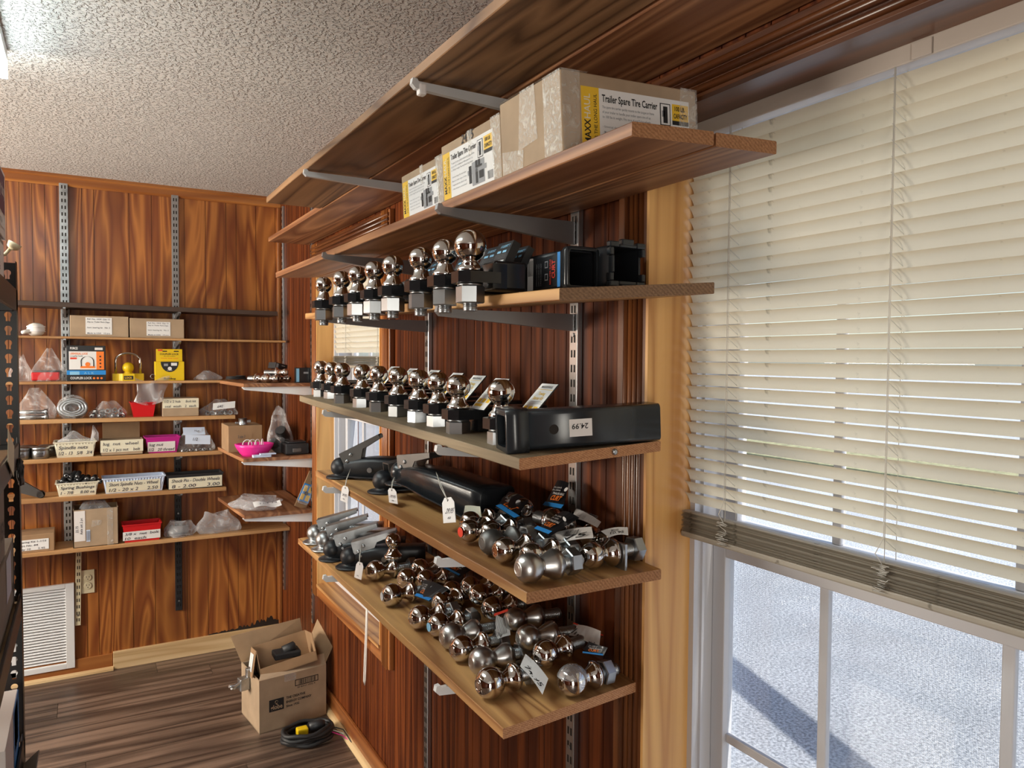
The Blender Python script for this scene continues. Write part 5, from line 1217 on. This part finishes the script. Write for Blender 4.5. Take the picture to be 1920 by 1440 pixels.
MB().box(-.028,.028,-.004,.004,.0,.175,0,.001).build('card',M['kraft2'],t); MB().box(-.024,.024,-.016,-.004,.02,.11,0,.006).build('blister',M['film2'],t)
m=MB(); rectq(m,(-.028,-.004,.03),(1,0,0),(0,0,1),.056,.085,0,.0008)
for i in range(2):
    for j in range(2): rectq(m,(-.022+.026*i,-.004,.038+.040*j),(1,0,0),(0,0,1),.018,.028,1,.0012)
m.lathe([(.010,0),(.010,-.0003)],14,2,axis='Y',M=Matrix.Translation((0,-.0058,.072))); m.build('printed_face',[M['blue'],M['yellow'],M['ink']],t)

# ------------------------------------------------------------------ vent, outlet
t=thing('return_vent','white louvered return air grille low on the back wall','vent',(-.285,D-.0003,.25))
hw,hh=.231,.205
m=MB()
for a in ((-hw,-hw+.030,-hh,hh),(hw-.036,hw,-hh,hh),(-.045,-.005,-hh,hh),(-hw+.03,hw-.036,hh-.020,hh),(-hw+.03,hw-.036,-hh,-hh+.024)): m.box(a[0],a[1],-.018,0,a[2],a[3],0,.0015)
m.build('frame',M['white'],t); MB().box(-hw+.02,hw-.02,-.0012,-.0005,-hh+.01,hh-.01).build('backing',M['dark'],t)
for (a,b) in ((-hw+.030,-.045),(-.005,hw-.036)):
    lm=None
    for i in range(27):
        z=-hh+.024+i*.0136
        if lm is None: lm=MB().add([(a,-.002,.0095),(b,-.002,.0095),(b,-.015,0),(a,-.015,0),(a,-.0035,.0105),(b,-.0035,.0105),(b,-.0160,.0012),(a,-.0160,.0012)],[(0,1,2,3),(7,6,5,4),(3,2,6,7),(1,0,4,5)]).mesh('louver',M['white'])
        inst('louver',lm,t,(0,0,z))
t=thing('wall_outlet','ivory duplex wall outlet beside the white vent','outlet',(.004,D,.451))
MB().box(-.029,.029,-.006,0,-.057,.057,0,.002).build('cover_plate',M['ivory'],t)
for z in (-.020,.020):
    o=MB().lathe([(.0165,0),(.0165,-.0025),(.015,-.003)],18,axis='Y',M=Matrix.Translation((0,-.006,z))).build('receptacle',M['ivory'],t)
    MB().box(-.0065,-.0045,-.0094,-.0088,z,z+.008).box(.0045,.0065,-.0094,-.0088,z,z+.008).lathe([(.0022,-.0088),(.0022,-.0094)],8,axis='Y',M=Matrix.Translation((0,0,z-.007))).build('slots',M['dark'],o)

# ------------------------------------------------------------------ carton on the floor
t=thing('cardboard_carton','big open cardboard carton on the floor in the room corner','box',(.606,3.118,.0),R(7))
bw,bd,bh,k=.288,.235,.222,.004
MB().box(0,bw,0,bd,0,k).box(0,bw,0,k,0,bh).box(0,bw,bd-k,bd,0,bh).box(0,k,k,bd-k,0,bh).box(bw-k,bw,k,bd-k,0,bh).build('box',M['kraft'],t)
m=MB(); m.add([(bw,.01,bh),(bw,bd-.01,bh),(bw+.085,bd+.03,bh+.135),(bw+.085,.03,bh+.135),(bw-.003,.01,bh),(bw-.003,bd-.01,bh),(bw+.082,bd+.03,bh+.137),(bw+.082,.03,bh+.137)],[(0,1,2,3),(7,6,5,4),(0,3,7,4),(1,0,4,5),(2,1,5,6),(3,2,6,7)]); m.build('flap',M['kraft_in'],t)
m=MB(); m.add([(.0,bd,bh),(bw,bd,bh),(bw-.01,bd+.04,bh+.125),(-.030,bd+.05,bh+.105),(.0,bd+.003,bh),(bw,bd+.003,bh),(bw-.01,bd+.043,bh+.125),(-.030,bd+.053,bh+.105)],[(0,1,2,3),(7,6,5,4),(0,3,7,4),(1,0,4,5),(2,1,5,6),(3,2,6,7)]); m.build('flap',M['kraft_in'],t)
m=MB(); m.add([(.0,0,bh),(bw,0,bh),(bw+.015,.055,bh+.028),(.03,.060,bh+.020),(0,.003,bh),(bw,.003,bh),(bw+.015,.056,bh+.025),(.03,.061,bh+.017)],[(0,1,2,3),(7,6,5,4),(0,3,7,4),(1,0,4,5),(2,1,5,6),(3,2,6,7)]); m.build('flap',M['kraft'],t)
m=MB(); a=(1,0,0); b=(0,0,1); O=lambda x,z:(x,0,z)
rectq(m,O(.040,.080),a,b,.062,.050,0,.0008); letter(m,'globe',O(.046,.088),a,b,.018,.050,1,.03,0,.0013); m.tube([(.071+.006*math.cos(R(i*40)),-.0012,.117+.006*math.sin(R(i*40))) for i in range(9)],.0010,5,1); rectq(m,O(.0685,.106),a,b,.005,.006,1,.0013)
letter(m,'THE CREATIVE',O(.112,.118),a,b,.0095,.082,0,.03,0,.0008); letter(m,'ENERGY COMPANY',O(.112,.100),a,b,.0095,.110,0,.03,0,.0008); letter(m,'Since 1932',O(.112,.083),a,b,.0090,.056,0,.03,0,.0008)
for q in ((.150,.162,.102,.003),(.150,.186,.102,.003),(.150,.162,.003,.026),(.249,.162,.003,.027)): rectq(m,O(q[0],q[1]),a,b,q[2],q[3],0,.0008)
barcode(m,O(.165,.166),a,b,.072,.019,0,.0008); letter(m,'50 00711 1932 4',O(.160,.152),a,b,.006,.078,0,.01,0,.0008)
m.build('print',[M['ink'],M['kraft']],t)
MB().box(bw*.45-.025,bw*.45+.025,-.0006,.001,bh-.03,bh+.0003).build('tape',M['film2'],t)
t2=thing('small_carton','smaller open carton tipped inside the big one, with torn white labels','box',(.622,3.150,.215),R(-2),ry=R(-9),rx=R(-14))
sw,sd,sh=.235,.175,.115
MB().box(0,sw,0,sd,0,k).box(0,sw,0,.003,0,sh*.35).box(0,sw,sd-.003,sd,0,sh).box(0,.003,0,sd,0,sh).box(sw-.003,sw,0,sd,0,sh).build('box',M['kraft2'],t2)
m=MB(); m.add([(0,0,sh),(0,sd,sh),(-.035,sd-.01,sh-.10),(-.035,.01,sh-.10),(.003,0,sh),(.003,sd,sh),(-.032,sd-.01,sh-.102),(-.032,.01,sh-.102)],[(0,3,2,1),(4,5,6,7),(0,1,5,4),(1,2,6,5),(2,3,7,6),(3,0,4,7)],0)
m.build('flap',M['kraft2'],t2)
m=MB(); rectq(m,(-.007,.155,sh-.018),(0,-1,0),(-.035,0,-.10),.055,.065,0,-.0012); rectq(m,(-.007,.090,sh-.016),(0,-1,0),(-.035,0,-.10),.055,.070,0,-.0012); m.build('label',M['paper'],t2)
t=thing('bottle_jack','heap of dark parts lying inside the tipped small carton','part',(.735,3.220,.262)); MB().box(-.05,.06,-.03,.04,0,.028,0,.006).lathe([(.020,0),(.020,.05),(.012,.055)],14,M=Matrix.Translation((-.01,0,.028))@Matrix.Rotation(1.3,4,'Y')).build('body',M['rubber'],t)
t=thing('metal_clamp','grey metal clamp hanging over the side of the big floor carton','clamp',(.560,3.235,.165),.2)
MB().tube([(.06,0,.045),(.02,0,.030),(-.035,-.005,.012),(-.058,-.01,.020)],.009,8,r1=.006).build('jaw',M['zinc'],t)
MB().tube([(.06,.02,.020),(.01,.02,.008),(-.03,.015,-.006),(-.045,.0,.004)],.008,8,r1=.005).build('jaw',M['galv'],t)
MB().box(-.012,.030,-.012,.026,-.018,.034,0,.004).box(.018,.05,-.008,.014,.03,.07,0,.003).build('block',M['galv'],t)
# coiled cable with a yellow plug
t=thing('cable_coil','coiled black trailer cable with a yellow plug on the floor','cable',(.765,2.975,.0))
pts=[]; n=150
for i in range(n): 
    a=i*2*math.pi/25; q=.94+.08*math.sin(i*.37)
    pts.append((.098*q*math.cos(a),.070*q*math.sin(a)+.004*math.sin(i*.2),.010+.046*(i/n)+.003*math.sin(i*1.3)))
MB().tube(pts,.0085,8).build('cable',M['rubber'],t)
MB().box(-.045,.0,-.022,.012,.030,.062,0,.005).build('plug',M['yel'],t)
MB().lathe([(.018,-.03),(.019,.02),(.013,.035)],12,axis='X',M=Matrix.Translation((.035,.0,.055))).build('connector',M['blackplas'],t)
m=MB()
for i,(dy,mt) in enumerate(((0,'w'),(.006,'p'))): pass
MB().tube([(.085,-.01,.03),(.11,-.02,.022),(.135,-.035,.012),(.142,-.09,.012)],.0022,6).build('lead_wire',M['cord'],t)
MB().tube([(.08,-.02,.03),(.105,-.035,.020),(.13,-.055,.012),(.141,-.12,.012)],.0022,6).build('lead_wire',M['pink'],t)
MB().tube([(.08,.0,.03),(.115,-.01,.03),(.138,-.03,.025),(.142,-.16,.012)],.0022,6).build('lead_wire',M['rubber'],t)

# ------------------------------------------------------------------ black boltless rack at the edge of the view
rk=thing('storage_rack','tall black metal rack with keyhole posts at the edge of the room','rack',(-.155,2.452,0))
def post(px,py,sx,sy):
    """angle post: keyhole face along x, plain flange along y"""
    m=MB(); wd=.046; n=20; z=.035
    key=[]
    for i in range(n):
        a=2*math.pi*i/n; key.append((.0085*math.cos(a),.0085*math.sin(a)+.004))
    for i in range(n):
        x,zz=key[i]
        if zz<-.0005: key[i]=(max(-.0052,min(.0052,x*1.1)),-.013 if abs(x)<.0058 else zz-.003)
    m.box(-wd,0,0,.0016,0,.035) if False else None
    cells=int((1.80-.035)/.0381)
    hx,hz=wd/2,.01905
    cx=-wd/2*sx
    for c in range(cells):
        zc=z+hz+c*.0381
        inner=[(cx+a,zc+b) for a,b in key]; outer=[]
        for a,b in key:
            s=max(abs(a)/hx,abs(b)/hz); outer.append((cx+a/s,zc+b/s))
        for cor in ((hx,hz),(-hx,hz),(-hx,-hz),(hx,-hz)):
            j=min(range(n),key=lambda i:(outer[i][0]-cx-cor[0])**2+(outer[i][1]-zc-cor[1])**2); outer[j]=(cx+cor[0],zc+cor[1])
        vs=[(x,0,q) for x,q in inner]+[(x,0,q) for x,q in outer]
        m.add(vs,[(i,(i+1)%n,n+(i+1)%n,n+i) for i in range(n)]); m.add([(x,.0016,q) for x,_,q in vs],[(n+i,n+(i+1)%n,(i+1)%n,i) for i in range(n)])
    m.box(min(0,-wd*sx),max(0,-wd*sx),0,.0016,0,.035); m.box(min(0,-wd*sx),max(0,-wd*sx),0,.0016,.035+cells*.0381,1.80)
    m.box(min(-.0016*sx,0),max(-.0016*sx,0),min(0,sy*.046),max(0,sy*.046),0,1.80)
    return m.build('post',M['rackpaint'],rk,(px,py,0))
post(0,0,1,-1); post(0,-1.22,1,1); post(-.46,0,-1,-1); post(-.46,-1.22,-1,1)
LV=(.47,.865,1.285,1.70)
for z in LV:
    for x in (-.004,-.456):
        MB().box(x-.004,x+.004,-1.215,-.005,z-.032,z+.026,0,.002).build('beam',M['rackpaint'],rk)
    for y in (-.006,-1.214): MB().box(-.45,-.01,y-.004,y+.004,z-.032,z+.020,0,.002).build('beam',M['rackpaint'],rk)
    MB().box(-.452,-.008,-1.212,-.008,z-.006,z+.006).build('deck',M['kraft_in'],rk)
def rack_box(label,x0,x1,y0,y1,z,h,mat,side):
    t=thing('carton',label,'box',(x1,(y0+y1)/2,z)); hy=(y1-y0)/2
    MB().box(x0-x1,0,-hy,hy,0,h,0,.002).build('box',M[mat],t); m=MB()
    a=(0,1,0); b=(0,0,1)
    for (u0,u1,v0,v1,i) in side[0]: rectq(m,(0,-hy+u0*2*hy,v0*h),a,b,(u1-u0)*2*hy,(v1-v0)*h,i,.0009)
    for s,u,v,hh,i in side[1]: letter(m,s,(0,-hy+u*2*hy,v*h),a,b,hh,None,i,.01,0,.0016)
    m.build('label',[M['paper'],M['purple'],M['ink'],M['blue'],M['bluewhite']],t)
    return t
rack_box('white carton with a purple label, standing on the rack top',-.55,-.172,2.02,2.345,1.845,.17,'tagp',([(.2,.92,.35,.93,1),(.3,.9,.12,.30,0)],[('PART NO. 24',.35,.17,.012,2),('heavy duty',.3,.6,.03,0)]))
rack_box('grey carton under the purple labelled one on the rack',-.55,-.176,1.98,2.33,1.722,.118,'kraftd',([(.35,.95,.1,.9,0)],[('qty 6',.5,.3,.02,2),('jack stand',.45,.6,.014,2)]))
rack_box('grey carton with a blue white label on the middle rack shelf, upper one',-.55,-.176,1.80,2.222,1.055,.170,'kraftd',([(.3,.62,.45,.9,4)],[('15X',.74,.3,.04,2)]))
rack_box('grey carton with a blue white label on the middle rack shelf, lower one',-.55,-.172,2.02,2.425,.8725,.180,'kraftd',([(.42,.74,.35,.95,4)],[('14c',.80,.25,.03,2)]))
rack_box('blue and white glossy carton on the lower rack shelf',-.50,-.166,2.03,2.40,.477,.165,'tagp',([(.55,1,.0,1,3),(.62,.9,.3,.95,4)],[]))
t=thing('open_carton','dark brown open carton at the rack foot, flap sticking out','box',(-.17,2.15,.0))
MB().box(-.32,0,-.28,.25,0,.42,0,.003).build('box',M['kraft2'],t)
m=MB(); m.add([(0,-.27,.42),(0,.24,.42),(.052,.235,.465),(.045,-.27,.480),(-.002,-.27,.422),(-.002,.24,.422),(.050,.235,.468),(.043,-.27,.483)],[(0,1,2,3),(7,6,5,4),(0,3,7,4),(1,0,4,5),(2,1,5,6),(3,2,6,7)]); m.build('flap',M['kraftd'],t)
t=thing('wall_hook','ivory curved hook with a cupped end poking out from the rack top','hook',(-.20,2.42,1.806)); MB().tube([(-.05,-.02,.004),(.0,-.01,.006),(.020,0,.012),(.032,0,.028),(.040,0,.036)],.0045,8).build('arm',M['ivory'],t); MB().lathe([(.005,0),(.014,.006),(.017,.020),(.014,.020),(.010,.008)],14,M=Matrix.Translation((.034,0,.026))@Matrix.Rotation(.5,4,'Y')).build('cup',M['ivory'],t)
t=thing('wire_bundle','tangled black wire bundle hanging from the rack beam','cable',(-.158,2.33,1.255)); rr=random.Random(31); pts=[(0,.09,.07),(.002,.06,.02),(.004,.03,-.005)]
for i in range(44): a=i*.75; pts.append((.006+.006*rr.random(),.01+.058*math.cos(a)*(.7+.4*rr.random()),-.012+.030*math.sin(a)*(.7+.5*rr.random())))
MB().tube(pts,.0032,6).build('wire',M['rubber'],t); MB().lathe([(.005,0),(.006,.012),(.004,.02)],8,M=Matrix.Translation((.01,.055,-.055))).build('plug',M['raw'],t)
t=thing('price_card','yellowed paper card tucked behind the rack beam','card',(-.150,2.10,1.30)); m=MB(); m.box(-.0008,.0006,-.10,.06,-.025,.05,0,0,Matrix.Rotation(-.35,4,'X'));m.build('card',M['cream'],t)
